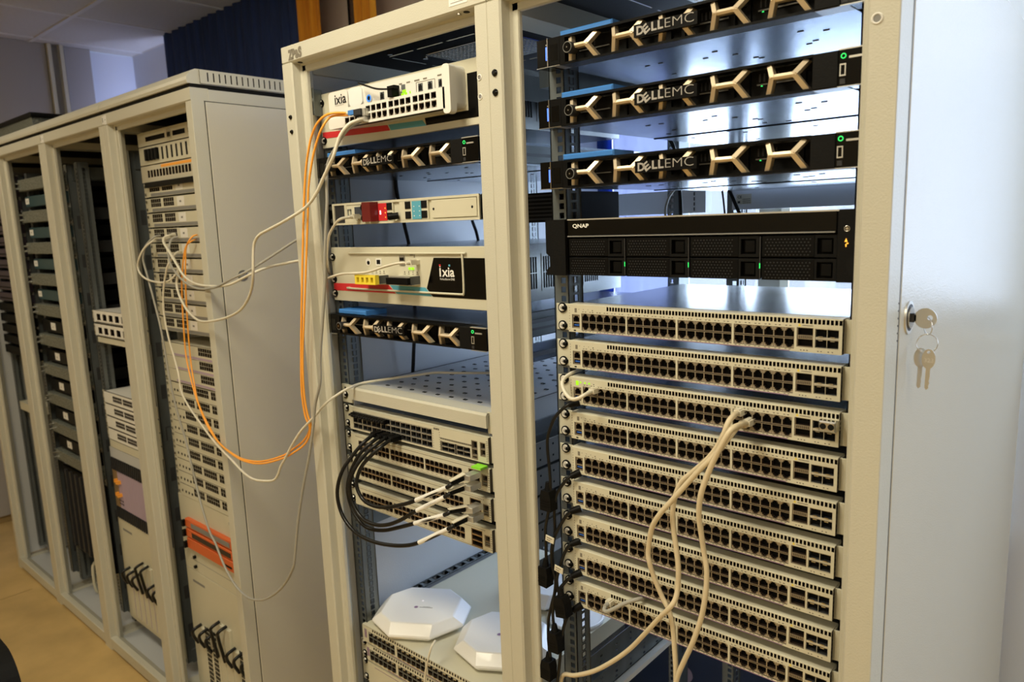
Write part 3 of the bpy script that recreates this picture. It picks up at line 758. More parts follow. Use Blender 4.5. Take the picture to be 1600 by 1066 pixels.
for c_, (x0, x1) in enumerate(tx_):
    for r_ in range(2):
        z0 = .001 + r_ * .030
        mb = MB().bbox(x0, x0 + (x1 - x0) * .72, -.0245, -.004, z0, z0 + .028, 'black', .0008)
        d = link('drive_tray', mb, t)
        mb = MB()
        xe = x0 + (x1 - x0) * .70
        for i in range(int((xe - x0 - .006) / .0046)):
            for j in range(6): mb.prism([(x0 + .004 + i * .0046 + (j % 2) * .0023 + a, z0 + .003 + j * .004 + b) for a, b in ((0, 0), (.0012, -.0009), (.0024, 0), (.0012, .0009))], -.0249, -.0244, 'grey_dark')
        link('hex_texture', mb, d)
        link('tray_latch', MB().plate(x0 + (x1 - x0) * .72, x1, z0, z0 + .028, [(x0 + (x1 - x0) * .75, x1 - .004, z0 + .004, z0 + .024)], -.0240, .008, 'black_soft', wall='black', back='black').bbox(x0 + (x1 - x0) * .8, x1 - .006, -.0225, -.017, z0 + .006, z0 + .022, 'black', .0008), d)
for x in (-.0965, .0095, .1135):
    link('tray_light', MB().box(x - .0006, x + .0006, -.0256, -.0245, .016, .023, 'led_green').box(x - .0008, x + .0008, -.0252, -.0245, .003, .058, 'grey_dark'), t, label='lit green light between the trays')
link('power_button', MB().ring((.2225, -.0264, .066), (0, 1, 0), .0032, .0006, 'chrome', 18, 6).cyl((.2225, -.0266, .066), (.2225, -.026, .066), .0018, 'chrome', 10), t)
link('warning_light', MB().prism([(.2200, .050), (.2235, .050), (.2218, .0545)], -.0264, -.026, 'led_amber').box(.2212, .2224, -.0264, -.026, .044, .0475, 'led_amber').box(.2225, .2245, -.0264, -.026, .0475, .0490, 'led_amber'), t, label='lit amber lights')

# ---- rear power bars across rack B
t = thing('power_strip', 'grey horizontal power strip across the back of the right rack, seen from behind', 'power strip', (-.17, .62, 1.675))
link('bar', MB().box(-.055, .38, 0, .04, 0, .048, 'bar_grey'), t)
mb = MB().box(-.045, -.010, -.0006, 0, .012, .034, 'label_cream').text('CE', -.042, .025, .006, -.0008, 'dark', bold=.02)
for z in (.014, .018, .022): mb.box(-.030, -.012, -.0008, -.0006, z, z + .0014, 'grey_print')
mb.box(-.042, -.036, -.0008, -.0006, .014, .019, 'grey_dark')
link('rating_label', mb, t, label='small printed CE label')
t = thing('power_strip', 'grey bar behind the lowest server, at the rear left of the right rack', 'power strip', (-.64, .66, 1.672))
link('bar', MB().box(.0, .33, 0, .03, 0, .055, 'bar_grey'), t)
for k in range(4): link('socket', MB().box(.30 + .0 * k, .302, -.002, 0, .005 + k * .012, .013 + k * .012, 'grey_dark'), t)
# black rear box
t = thing('cable_duct', 'black ribbed box behind the left rail, level with the small red and blue unit', 'duct', (-.41, .02, 1.664))
mb = MB().box(0, .17, .0, .16, 0, .05, 'black')
mb2 = MB()
for k in range(7): mb2.box(0, .17, -.001, 0, .004 + k * .0066, .007 + k * .0066, 'grey_dark')
link('body', mb, t); link('rib', mb2, t)

# ---- shelf support rails low in rack B left side
t = thing('slide_support', 'galvanised slide rail low on the left inside of the right rack', 'slide rail', (-.285, .055, .690))
mb = MB()
hs = [(.05 + .055 * i, .056 + .055 * i, z, z + .0035) for i in range(9) for z in (.018, .030, .042, .078, .092)]
mb.plate(0, .60, .012, .11, hs, 0, .0015, 'zinc', wall='zinc_dark', T=Matrix(((0, 1, 0, 0), (1, 0, 0, 0), (0, 0, 1, 0), (0, 0, 0, 1))))
mb.box(-.002, .010, 0, .60, .055, .065, 'zinc')
link('web', mb, t)
link('lip', MB().box(-.002, .016, 0, .52, 0, .012, 'white').box(.016, .0165, .40, .43, .004, .008, 'grey_dark').box(.016, .0165, .47, .495, .004, .008, 'dark'), t)
# navy blanking panel low across the rear of both near racks
t = thing('blanking_sheet', 'dark navy panel closing the lower rear of the near racks, with a round pale sticker', 'panel', (-.86, .98, 0))
link('sheet', MB().bbox(0, 1.12, 0, .02, .06, .86, 'navy', .003), t)
p = at(1070, 1053, Y=.98)
link('round_sticker', MB().cyl((p.x + .86, -.0008, p.z), (p.x + .86, 0, p.z), .028, 'lilac', 28), t, label='round pale sticker')

# ------------------------------------------------------------------ rack A devices
XA = -.630
def pt(px, py, Y, t):
    p = at(px, py, Y=Y); return (p.x - t.location.x, p.z - t.location.z)
# white test unit with protruding face
t = thing('test_unit', 'white and grey test unit with blue ring button, top of the left rack', 'test instrument', (XA, 0, 1.838))
H = .113
link('chassis', MB().box(-.2165, .2165, 0, .45, .002, H - .002, 'lid'), t)
chassis(t, .2160, .05, .44, .012, H - .012, 'lid', side='vents', name='side_cover')
mb = MB().bbox(-HW, HW, -.006, -.0003, 0, H, 'cream', .0008)
link('front_panel', mb, t)
mb = MB()
mb.prism([(-.243, .034), (-.025, .026), (-.018, .015), (-.243, .021)], -.0066, -.006, 'red').prism([(-.022, .0262), (.078, .0235), (.088, .0125), (-.015, .015)], -.0066, -.006, 'teal')
mb.prism([(.085, .0265), (.088, .0130), (HW, .0130), (HW, .0890), (.200, .0890), (.200, .0265)], -.0066, -.006, 'black_gloss')
link('colour_stripe', mb, t, label='red, teal and black printed stripe')
# raised casing, curved outline
def rrect(x0, x1, z0, z1, r, n=5):
    P = []
    for cx, cz, a0 in ((x1 - r, z0 + r, -PI / 2), (x1 - r, z1 - r, 0), (x0 + r, z1 - r, PI / 2), (x0 + r, z0 + r, PI)):
        P += [(cx + r * math.cos(a0 + PI / 2 * i / n), cz + r * math.sin(a0 + PI / 2 * i / n)) for i in range(n + 1)]
    return P
link('casing_base', MB().prism(rrect(-.172, .195, .030, .103, .010), -.030, -.006, 'white'), t, bevel=.0015)
link('casing_rib', MB().prism(rrect(.176, .195, .020, .103, .007), -.045, -.030, 'white'), t, bevel=.0012)
link('casing_rib', MB().prism(rrect(-.172, -.108, .030, .050, .006), -.040, -.030, 'white'), t, bevel=.0012)
link('casing_rib', MB().prism(rrect(-.172, -.108, .046, .103, .008), -.036, -.030, 'white'), t, bevel=.0012)
hr = []
for i in range(12): x = -.0335 + i * .0164 + (i // 4) * .003; hr.append((x - .0066, x + .0066, .0495, .0605))
for i in range(16): x = -.099 + i * .0164 + ((i - 4) // 4) * .003; hr.append((x - .0068, x + .0068, .0340, .0462))
link('port_rib', MB().plate(-.110, .181, .029, .0655, hr, -.045, .015, 'white', wall='darkbrown', back='dark'), t)
link('rib_texture', MB().prism(rrect(-.106, -.064, .068, .103, .008), -.034, -.030, 'ap_white'), t, bevel=.0008)
mb = MB().text('ixia', -.150, .077, .019, -.0367, 'black', bold=.012, width=.038).text('A Keysight Business', -.150, .0735, .0028, -.0367, 'grey_print', width=.030).text('Novus\u2122 ONE PLUS', -.166, .056, .0048, -.0307, 'grey_print', width=.052)
link('lettering', mb, t, label='black printed maker name')
link('power_button', MB().cyl((-.045, -.0300, .077), (-.045, -.0318, .077), .0085, 'white', 24).ring((-.045, -.0320, .077), (0, 1, 0), .0058, .0013, 'led_ring', 24, 6).cyl((-.045, -.0322, .077), (-.045, -.0318, .077), .0042, 'black', 16), t, label='blue lit ring button')
for i in range(12):
    x = -.0335 + i * .0164 + (i // 4) * .003
    link('transceiver_slot', MB().plate(x - .0066, x + .0066, 0, .011, [(x - .0058, x + .0058, .0008, .0102)], 0, .008, 'zinc', wall='darkbrown', back='dark').box(x - .002, x + .002, -.0014, 0, .0002, .0014, 'chrome'), t, (0, -.0446, .0495))
for i in range(16):
    x = -.099 + i * .0164 + ((i - 4) // 4) * .003
    link('port', PD, t, (x, -.0446, .0336)).scale = (.95, 1, .92)
for x in (-.006, .104, .130, .158):
    link('jack', MB().box(-.0058, .0058, 0, .001, 0, .0145, 'zinc').box(-.0043, .0043, -.0003, 0, .002, .0105, 'dark').box(-.0022, .0022, -.0003, 0, .0105, .013, 'dark'), t, (x, -.0310, .069))
mb = MB().box(.080, .081, -.0308, -.0303, .088, .0885, 'grey_print')
for x, w in ((.045, .008), (.066, .010), (.088, .014), (.112, .010), (.150, .016)): mb.box(x, x + w, -.0305, -.030, .089, .0915, 'grey_print')
mb.box(.092, .093, -.0305, -.030, .070, .086, 'grey_print').box(.092, .142, -.0305, -.030, .086, .0866, 'grey_print').box(.142, .143, -.0305, -.030, .070, .086, 'grey_print')
link('port_markings', mb, t)
link('activity_light', MB().box(.050, .057, -.0312, -.030, .069, .073, 'led_lime').box(.060, .066, -.0312, -.030, .069, .073, 'led_lime').box(.054, .064, -.0312, -.030, .074, .078, 'led_lime').box(.052, .062, -.0314, -.030, .080, .088, 'zinc').box(.074, .076, -.0312, -.030, .070, .074, 'led_lime'), t, label='bright green lights')
for z in (.016, .094): link('screw', SCR, t, (-.2395, -.006, z))
# hinge bracket left of it
t = thing('cage_bracket', 'shiny zinc bracket with a screw at the left post beside the white test unit', 'bracket', (-.868, -.035, 1.905))
link('plate', MB().box(-.004, .0, 0, .03, 0, .055, 'zinc').box(-.004, .012, 0, .002, 0, .055, 'zinc'), t)
link('bolt', MB().cyl((.004, 0, .03), (.004, -.006, .03), .006, 'chrome', 12), t)
# black antenna-like plug with cable top of test unit : built with the cables

# small 1U with red and blue modules
t = thing('bypass_unit', 'slim cream unit with red and blue plug-in modules', 'network unit', (XA, 0, 1.673))
H = .0455
link('chassis', MB().box(-.212, .212, -.004, .35, .001, H - .001, 'lid'), t)
mb = MB().plate(-.2185, .2235, 0, H, [(-.2125, -.175, .004, H - .004), (-.168, .219, .0045, H - .0045)], -.014, .004, 'cream', back='cream')
link('front_panel', mb, t)
for s in (-1, 1): link('ear', MB().box(min(s * .2185, s * HW), max(s * .2185, s * HW), -.0025, -.0003, 0, H, 'black'), t)
for z in (.010, .037): link('screw', MB().cyl((0, 0, 0), (0, -.003, 0), .0045, 'chrome', 14), t, (-.2365, -.0025, z))
link('module_blank', MB().box(-.212, -.1755, -.0118, -.010, .004, H - .004, 'grey_dark'), t)
link('control_panel', MB().box(-.168, -.080, -.0128, -.010, .005, H - .005, 'cream'), t)
link('display', MB().box(-.1405, -.098, -.0136, -.0128, .0185, .036, 'screen'), t, label='dark display')
for i in range(6): link('push_button', MB().ring((-.1345 + i * .0095, -.0130, .011), (0, 1, 0), .0030, .0005, 'grey_print', 14, 5), t)
link('jack', MB().plate(-.0058, .0058, 0, .0145, [(-.0042, .0042, .002, .0125)], 0, .003, 'zinc', back='dark'), t, (-.158, -.0145, .018))
for x0, m_, m2 in ((-.098, 'red', 'red_dark'), (.005, 'teal', 'zinc')):
    mod = link('module', MB().box(x0, x0 + .084, -.0140, -.010, .005, H - .005, 'cream').box(x0 + .038, x0 + .065, -.0146, -.0138, .0055, H - .0055, m_), t)
    for dx in (.018, .065):
        for z in (.007, .026): link('connector_bay', MB().box(x0 + dx, x0 + dx + .016, -.0150, -.0140, z, z + .014, 'dark'), mod)
    for k in range(3): link('lamp', MB().box(x0 + .043, x0 + .0455, -.0150, -.0146, .011 + k * .009, .013 + k * .009, m_ if m_ == 'red' else 'label_white').box(x0 + .059, x0 + .061, -.0150, -.0146, .011 + k * .009, .013 + k * .009, 'led_amber' if m_ == 'red' else 'label_white'), mod)
link('red_cover', MB().box(-.0865, -.060, -.036, -.0146, .0045, H - .002, 'red_dark'), t, label='dark red block standing proud')
link('thumb_knob', MB().cyl((-.098, -.026, .012), (-.098, -.012, .012), .0065, 'black', 10).cyl((-.098, -.026, .034), (-.098, -.012, .034), .0065, 'black', 10), t)
link('thumb_knob', MB().cyl((-.010, -.030, .012), (.004, -.016, .014), .0068, 'black', 10), t)
link('status_light', MB().prism([(-.0555, .018), (-.0515, .018), (-.0520, .026), (-.0550, .026)], -.0152, -.0146, 'led_white'), t, label='glowing white lamp')
link('blank_plate', MB().bbox(.098, .217, -.0140, -.010, .006, H - .006, 'cream', .0006).cyl((.104, -.0142, .023), (.104, -.014, .023), .0026, 'dark', 12).cyl((.206, -.0142, .023), (.206, -.014, .023), .0026, 'dark', 12), t)

# second test unit
t = thing('test_unit', 'cream test unit with big white maker name on a black field', 'test instrument', (XA, 0, 1.508))
H = .117
link('chassis', MB().box(-.2165, .2165, 0, .45, .002, H - .002, 'lid'), t)
chassis(t, .2160, .05, .44, .014, H - .016, 'lid', side='vents', name='side_cover')
link('front_panel', MB().bbox(-HW + .004, HW, -.008, -.0003, 0, H, 'cream', .0008), t)
mb = MB()
mb.prism([(-.241, .0385), (-.050, .0395), (-.029, .0225), (-.241, .0225)], -.0086, -.008, 'red').prism([(-.046, .0395), (.063, .0375), (.080, .0210), (-.025, .0222)], -.0086, -.008, 'teal')
mb.prism([(.067, .0360), (.091, .0960), (HW, .0960), (HW, .0205), (.083, .0205)], -.0088, -.008, 'black_gloss')
link('colour_stripe', mb, t, label='red, teal and black printed stripe')
mb = MB()
pth = [(-.175, .1045), (.155, .1045), (.166, .1040), (.171, .0985), (.171, .0340), (.166, .0285), (.155, .0280), (.08, .0280), (-.17, .0285), (-.18, .0300)]
link('trim_wire', MB().tube([(a, -.0105, b) for a, b in pth], .0022, 'cream', 8, 4), t)
mb = MB().text('i', .106, .060, .023, -.0093, 'label_white', bold=.02, width=.0045).text('xia', .113, .060, .018, -.0093, 'label_white', bold=.02, width=.034).text('PerfectStorm ONE', .107, .0535, .0042, -.0093, 'label_white', width=.040)
mb.box(.106, .1105, -.0096, -.0092, .080, .0835, 'red').box(.132, .1365, -.0096, -.0092, .080, .0835, 'teal')
link('lettering', mb, t, label='white printed maker name')
for z in (.016, .047, .096): link('screw', SCR, t, (-.2375, -.008, z))
link('button', MB().cyl((-.113, -.0085, .086), (-.113, -.0080, .086), .008, 'white', 20).cyl((-.1115, -.0092, .0845), (-.1115, -.0082, .0845), .0042, 'dark', 16), t)
link('jack', MB().box(-.086, -.068, -.0095, -.008, .079, .094, 'white').box(-.0825, -.0710, -.0098, -.0092, .082, .091, 'dark'), t)
link('jack', MB().box(-.010, .006, -.0095, -.008, .080, .100, 'grey_print').box(-.0085, .0045, -.0098, -.0092, .090, .096, 'dark'), t)
mb = MB()
for x in (-.103, .0): 
    for k in range(4): mb.box(x + k * .0125, x + k * .0125 + .006, -.0086, -.008, .0625, .0635, 'grey_print').box(x + k * .0125 + .002, x + k * .0125 + .004, -.0086, -.008, .0655, .0685, 'grey_print')
mb.box(-.148, -.139, -.0086, -.008, .044, .058, 'grey_mid').box(.022, .032, -.0086, -.008, .1, .103, 'grey_print').box(.034, .036, -.0086, -.008, .096, .106, 'grey_print')
link('port_markings', mb, t)
link('activity_light', MB().box(.017, .0225, -.0100, -.008, .072, .0765, 'led_lime').box(.026, .032, -.0100, -.008, .072, .0765, 'led_lime'), t, label='bright green lights')
for x0, m_ in ((-.113, 'nickel'), (-.016, 'nickel')):
    cg = link('connector_cage', MB().plate(x0, x0 + .064, 0, .0165, [(x0 + .002 + k * .0155, x0 + .015 + k * .0155, .002, .0145) for k in range(4)], -.034, .026, m_, wall='zinc_dark', back='dark').box(x0, x0 + .064, -.034, -.008, .0165, .0170, 'nickel').box(x0, x0 + .064, -.034, -.008, -.0005, 0, 'nickel'), t, (0, 0, .0435))
    if x0 < -.1:
        link('insert', MB().plate(x0 - .002, x0 + .0655, -.001, .0180, [(x0 + .004 + k * .0155, x0 + .012 + k * .0155, .003, .0135) for k in range(4)], -.044, .010, 'yellow', wall='yellow', back='darkbrown').box(x0 - .002, x0 + .0655, -.044, -.034, .018, .0185, 'yellow'), cg, label='yellow plastic insert')
    else: link('insert', MB().bbox(x0 - .001, x0 + .065, -.042, -.034, .001, .0145, 'black', .001), cg, label='black plastic insert')
# perforated shelf
t = thing('perforated_shelf', 'wide perforated grey shelf in the left rack, a cable lying over it', 'shelf', (XA, 0, 1.285))
ph = [(-.153 + .0412 * i + (.0 if j % 2 == 0 else .0), -.153 + .0412 * i + .009, .048 + .0402 * j, .048 + .0402 * j + .006) for i in range(9) for j in range(14)]
link('deck', MB().plate(-.2110, .2160, -.008, .62, ph, 0, .0012, 'inner', wall='dark', T=tz(.0268)), t)
link('front_lip', MB().prism([(-.0125, .0), (-.0125, .024), (-.009, .0285), (.03, .0285), (.03, .0272), (-.006, .024), (-.006, 0)], -.2110, .2160, 'powder', 'x'), t)
for s in (-1, 1):
    link('side_flange', MB().box(min(s * .2100, s * .2115), max(s * .2100, s * .2115), 0, .62, -.045, .0268, 'inner'), t)
    link('ear', MB().box(min(s * .211, s * HW), max(s * .211, s * HW), -.003, -.0003, -.012, .0300, 'cream').cyl((s * .2345, -.0031, .021), (s * .2345, -.003, .021), .0035, 'dark', 10), t)
    link('screw', SCR, t, (s * .2345, -.003, .006))

# switch with three rows of large cages
t = thing('aggregation_switch', 'cream switch with three rows of large ports and black cables, under the perforated shelf', 'switch', (XA, 0, 1.267 - .052))
H = .052
hs = [(-.2035, .060, .0035, .0435), (.084, .1685, .003, .0235), (.1715, .1880, .003, .0400), (.1945, .2090, .0120, .0400)]
link('chassis', MB().box(-.2160, .2160, .012, .45, .001, H - .0005, 'lid').box(-.2165, .2165, -.0095, .012, H - .001, H, 'cream'), t)
mb = MB().plate(-.2165, .2165, 0, H - .001, hs, -.010, .0098, 'cream', wall='darkbrown', back='dark')
for i in range(34): mb.box(.084 + i * .0026, .0855 + i * .0026, -.0103, -.010, .027, .0305, 'darkbrown')
for i in range(6): mb.box(.066 + i * .0028, .0676 + i * .0028, -.0103, -.010, H - .008, H - .004, 'darkbrown')
for i in range(12):
    for j in range(3): mb.box(.2110 + j * .0018, .2119 + j * .0018, -.0102, -.010, .004 + i * .0035, .0055 + i * .0035, 'darkbrown')
for i in range(8): mb.box(.0625, .0634, -.0102, -.010, .004 + i * .005, .006 + i * .005, 'darkbrown').box(.0815, .0824, -.0102, -.010, .004 + i * .005, .006 + i * .005, 'darkbrown')
link('faceplate', mb, t)
cgm = MB().plate(0, .0325, 0, .0126, [(.0010, .0160, .0010, .0116), (.0165, .0315, .0010, .0116)], 0, .008, 'nickel', wall='zinc_dark', back='dark').box(.004, .010, -.0008, 0, .0112, .0120, 'chrome').box(.020, .026, -.0008, 0, .0112, .0120, 'chrome').mesh('transceiver_cage')
for i in range(8):
    for j in range(3): link('transceiver_cage', cgm, t, (-.2035 + i * .0329, -.0095, .0036 + j * .0132))
for i in range(2):
    for j in range(2): link('transceiver_cage', cgm, t, (.086 + i * .043, -.0095, .0034 + j * .0100)).scale = (1.2, 1, .75)
link('service_ports', MB().plate(.1715, .1880, .003, .0400, [(.1732, .1860, .024, .038), (.1732, .1860, .011, .022), (.1742, .1848, .005, .009)], -.0096, .006, 'shield', back='dark'), t)
link('service_ports', MB().plate(.1945, .2090, .0120, .0400, [(.1962, .2072, .027, .038), (.1962, .2072, .014, .025)], -.0096, .006, 'shield', back='dark'), t)
for i in range(16): link('dust_cover', MB().bbox(0, .0058, -.019, -.0095, 0, .0098, 'black', .0012).box(.0015, .0030, -.024, -.018, .004, .0085, 'grey_dark'), t, (-.2020 + .0088 * i, 0, .0315)) if i < 14 else None
ears(t, H, 'cream')
link('pull_tag', MB().box(.188, .213, -.030, -.010, -.0075, -.0035, 'green_tag'), t, label='bright green tag')

# three 48 port switches under it
def edge_switch(zb, label, full):
    t = thing('network_switch', label, 'switch', (XA, 0, zb), group='cream 48-port switches below the large-port switch in the left rack')
    H = .047
    bx = [-.1860, -.0830, .0350 - .0010]
    bx = [-.1900, -.0780, .0340]
    pw = .01345
    hs = [(b, b + 8 * pw, .0095, .0325 + .001) for b in bx]
    hs += [(.1600, .1905, .0020, .0385), (.1960, .2110, .0100, .0335)]
    mb = MB().plate(-.2165, .2165, 0, H - .001, hs, -.010, .0098, 'cream', wall='darkbrown', back='dark')
    for i in range(100): mb.box(-.200 + i * .0040, -.1982 + i * .0040, -.0102, -.010, H - .006, H - .0045, 'darkbrown')
    for i in range(100): mb.box(-.200 + i * .0040, -.1982 + i * .0040, -.0102, -.010, .0012, .0024, 'darkbrown')
    for b in bx:
        for i in range(8): mb.box(b + i * pw + .004, b + i * pw + .0065, -.0102, -.010, .0060, .0068, 'red_dark').box(b + i * pw + .008, b + i * pw + .0095, -.0102, -.010, .0060, .0068, 'red_dark')
        mb.box(b, b + 8 * pw, -.0106, -.0092, .0207, .0222, 'brass')
    for i in range(8):
        for j in range(2): mb.box(.2125 + j * .002, .2135 + j * .002, -.0102, -.010, .005 + i * .0045, .0065 + i * .0045, 'darkbrown')
    link('chassis', MB().box(-.2160, .2160, .012, .42, .001, H - .0005, 'lid').box(-.2165, .2165, -.0095, .012, H - .001, H, 'cream'), t)
    link('faceplate', mb, t)
    for b in bx:
        for i in range(8):
            link('port', PSU, t, (b + (i + .5) * pw, -.0090, .0220)); link('port', PSD, t, (b + (i + .5) * pw, -.0090, .0096))
    q = [(.0015, .0285, .002, .011), (.0015, .0285, .0135, .0225), (.0015, .0285, .0255, .0345)]
    link('transceiver_cage', MB().plate(0, .0305, 0, .0365, q, 0, .007, 'brass', wall='darkbrown', back='dark'), t, (.160, -.0092, .002))
    link('console_ports', MB().plate(0, .015, 0, .0235, [(.002, .013, .011, .021), (.002, .013, .002, .009)], 0, .007, 'shield', back='dark').box(.002, .013, -.0004, 0, .004, .008, 'zinc'), t, (.196, -.0092, .010))
    ears(t, H, 'cream')
    return t
ES = edge_switch(1.158, 'cream 48-port switch, highest of three below the large-port switch', True)
edge_switch(1.098, 'cream 48-port switch, middle of three, two black cables plugged at its right', True)
edge_switch(1.035, 'cream 48-port switch, lowest of three, no cable in it', True)

# stacked deep switches with access points on top
for n, (zb, lab, ear) in enumerate(((.686, 'deep cream switch without ears carrying the white access points', False), (.640, 'cream switch screwed to the left rack directly under the deep one', True), (.575, 'cream blank-fronted unit at the bottom of the left rack', True))):
    t = thing('network_switch' if n < 2 else 'blank_unit', lab, 'switch' if n < 2 else 'rack unit', (XA, 0, zb))
    H = .043 if n < 2 else .062
    w = .228 if n == 0 else .2165
    link('chassis', MB().box(-w, w, .012, .56 if n == 0 else .45, .001, H - .0005, 'cream' if n == 0 else 'lid').box(-w, w, -.0095, .012, H - .001, H, 'cream'), t)
    hs = [(-.190 + i * .0082, -.1855 + i * .0082, H - .0075, H - .002) for i in range(48)]
    if n < 2: hs += [(-.205 + k * .104, -.109 + k * .104, .006, .031) for k in range(4)]
    mb = MB().plate(-w, w, 0, H - .001, hs if n < 2 else [], -.010, .0098, 'cream', wall='darkbrown', back='dark')
    if n < 2: mb.box(-.14, .2, -.0102, -.010, .001, .0025, 'purple_line')
    else: mb.box(-.19, .2, -.0102, -.010, H - .009, H - .008, 'purple_line')
    link('faceplate', mb, t)
    if n < 2:
        for k in range(4):
            for i in range(6):
                for j in range(2):
                    link('transceiver_slot', MB().plate(0, .0158, 0, .0123, [(.0012, .0146, .0015, .0105)], 0, .006, 'zinc', wall='darkbrown', back='dark').box(.004, .0115, -.003, 0, .0003 if j == 0 else .0098, .0022 if j == 0 else .0118, 'chrome'), t, (-.205 + k * .104 + i * .0160, -.0094, .0062 + j * .0124))
        mb = MB()
        for i in range(3): mb.box(-.2195 + .003 * i if n == 0 else -.2145 + .003 * i, (-.2180 if n == 0 else -.2130) + .003 * i, -.0106, -.010, .012, .034, 'purple_line')
        link('printed_lines', mb, t)
    if ear: ears(t, H, 'cream', screws='lr' if n else '')
# small screw and blanking
# slotted depth rail at left of the shelf
t = thing('depth_rail', 'slotted zinc rail running back beside the access points', 'rail', (-.888, .10, .718))
link('strip', MB().plate(0, .026, 0, .62, [(.005, .021, .012 + .032 * i, .031 + .032 * i) for i in range(19)], 0, .0012, 'zinc', wall='zinc_dark', T=tz(.018)), t)
link('flange', MB().plate(0, .62, 0, .018, [(.012 + .032 * i, .031 + .032 * i, .004, .014) for i in range(19)], 0, .0012, 'zinc', wall='zinc_dark', T=Matrix(((0, 1, 0, 0), (1, 0, 0, 0), (0, 0, 1, 0), (0, 0, 0, 1)))), t)

# white access points, chamfered octagonal covers
def access_point(x, y, z, rot, lab, led=None, logo=True, sx=.118, sy=.100, tilt=(0, 0)):
    t = thing('access_point', lab, 'access point', (x, y, z), (tilt[0], tilt[1], rot))
    def oct_(sx, sy, c, z): return [(sx - c, -sy, z), (sx, -sy + c, z), (sx, sy - c, z), (sx - c, sy, z), (-sx + c, sy, z), (-sx, sy - c, z), (-sx, -sy + c, z), (-sx + c, -sy, z)]
    R = [oct_(sx * .82, sy * .82, .060, 0.0), oct_(sx * .95, sy * .95, .062, .006), oct_(sx, sy, .062, .013), oct_(sx * .985, sy * .985, .062, .018), oct_(sx * .80, sy * .80, .040, .036), oct_(sx * .77, sy * .77, .038, .0375)]
    v = [p for r in R for p in r]; f = []
    for k in range(len(R) - 1):
        for i in range(8): f.append((k * 8 + i, k * 8 + (i + 1) % 8, (k + 1) * 8 + (i + 1) % 8, (k + 1) * 8 + i))
    f += [list(range(7, -1, -1)), list(range((len(R) - 1) * 8, len(R) * 8))]
    link('cover', MB().add(v, f, 'ap_white'), t, bevel=.002)
    if logo:
        mb = MB(); n = 20
        mb.cyl((-.010, -.012, .0375), (-.010, -.012, .0378), .0052, 'lilac', n).cyl((-.010, -.012, .0378), (-.010, -.012, .0379), .0030, 'purple_line', n)
        mb.box(-.002, .030, -.0130, -.0110, .0375, .0377, 'grey_mid').box(.006, .024, -.0090, -.0080, .0375, .0377, 'grey_mid')
        link('printed_emblem', mb, t, label='small violet round emblem with fine print')
    if led: link('status_light', MB().cyl((-.002, .018, .0374), (-.002, .018, .0380), .0018, led, 12), t, label='small lit dot')
    return t
access_point(-.757, .093, .7292, .55, 'white octagonal access point, leftmost, whole cover in view', 'led_white', sx=.112, sy=.104)
access_point(-.520, .128, .7292, .55, 'white octagonal access point half hidden behind the post, cyan light', 'led_cyan', sx=.108, sy=.104)
access_point(-.600, .372, .7292, .30, 'white access point farthest back, beyond the post', None, sx=.100, sy=.095)
t = thing('mounting_disc', 'round white mounting plate lying behind the black plugs', 'mounting plate', (-.470, .325, .7292), me=MB().cyl((0, 0, 0), (0, 0, .006), .068, 'ap_white', 40).ring((0, 0, .006), (0, 0, 1), .064, .003, 'ap_white', 40, 8))
t = thing('cardboard_box', 'flat pale box with red print behind the black plugs', 'box', (-.60, .50, .7292), (0, 0, .2), me=MB().bbox(0, .2, 0, .12, 0, .09, 'label_white', .001).box(.03, .06, -.0005, 0, .06, .075, 'red').box(.09, .13, -.0005, 0, .06, .075, 'red'))

# lower-right wall of telescopic covers seen between the post and the rail
for k in range(4):
    t = thing('slide_cover', 'grey perforated slide cover, %s of four, seen between post and rail' % ('highest', 'second', 'third', 'lowest')[k], 'slide cover', (-.398, .045, 1.178 - .0575 * k))
    mb = MB().box(0, .004, 0, .45, 0, .050, 'grey_mid')
    for i in range(10):
        for z in (.012, .036): mb.box(.004, .0044, .03 + i * .042, .034 + i * .042, z, z + .004, 'dark')
    link('cover', mb, t)
for k, (z, h, m_) in enumerate(((1.462, .030, 'zinc'), (1.395, .035, 'steel_blue'))):
    t = thing('slide_rail', 'long zinc slide rail %s the lower server of the left rack' % ('beside', 'just below')[k], 'slide rail', (-.400, .045, z))
    link('outer', MB().box(0, .010, 0, .55, 0, h, m_), t); link('inner_slide', MB().box(.010, .014, 0.0, .50, h * .3, h * .55, 'zinc_dark'), t)
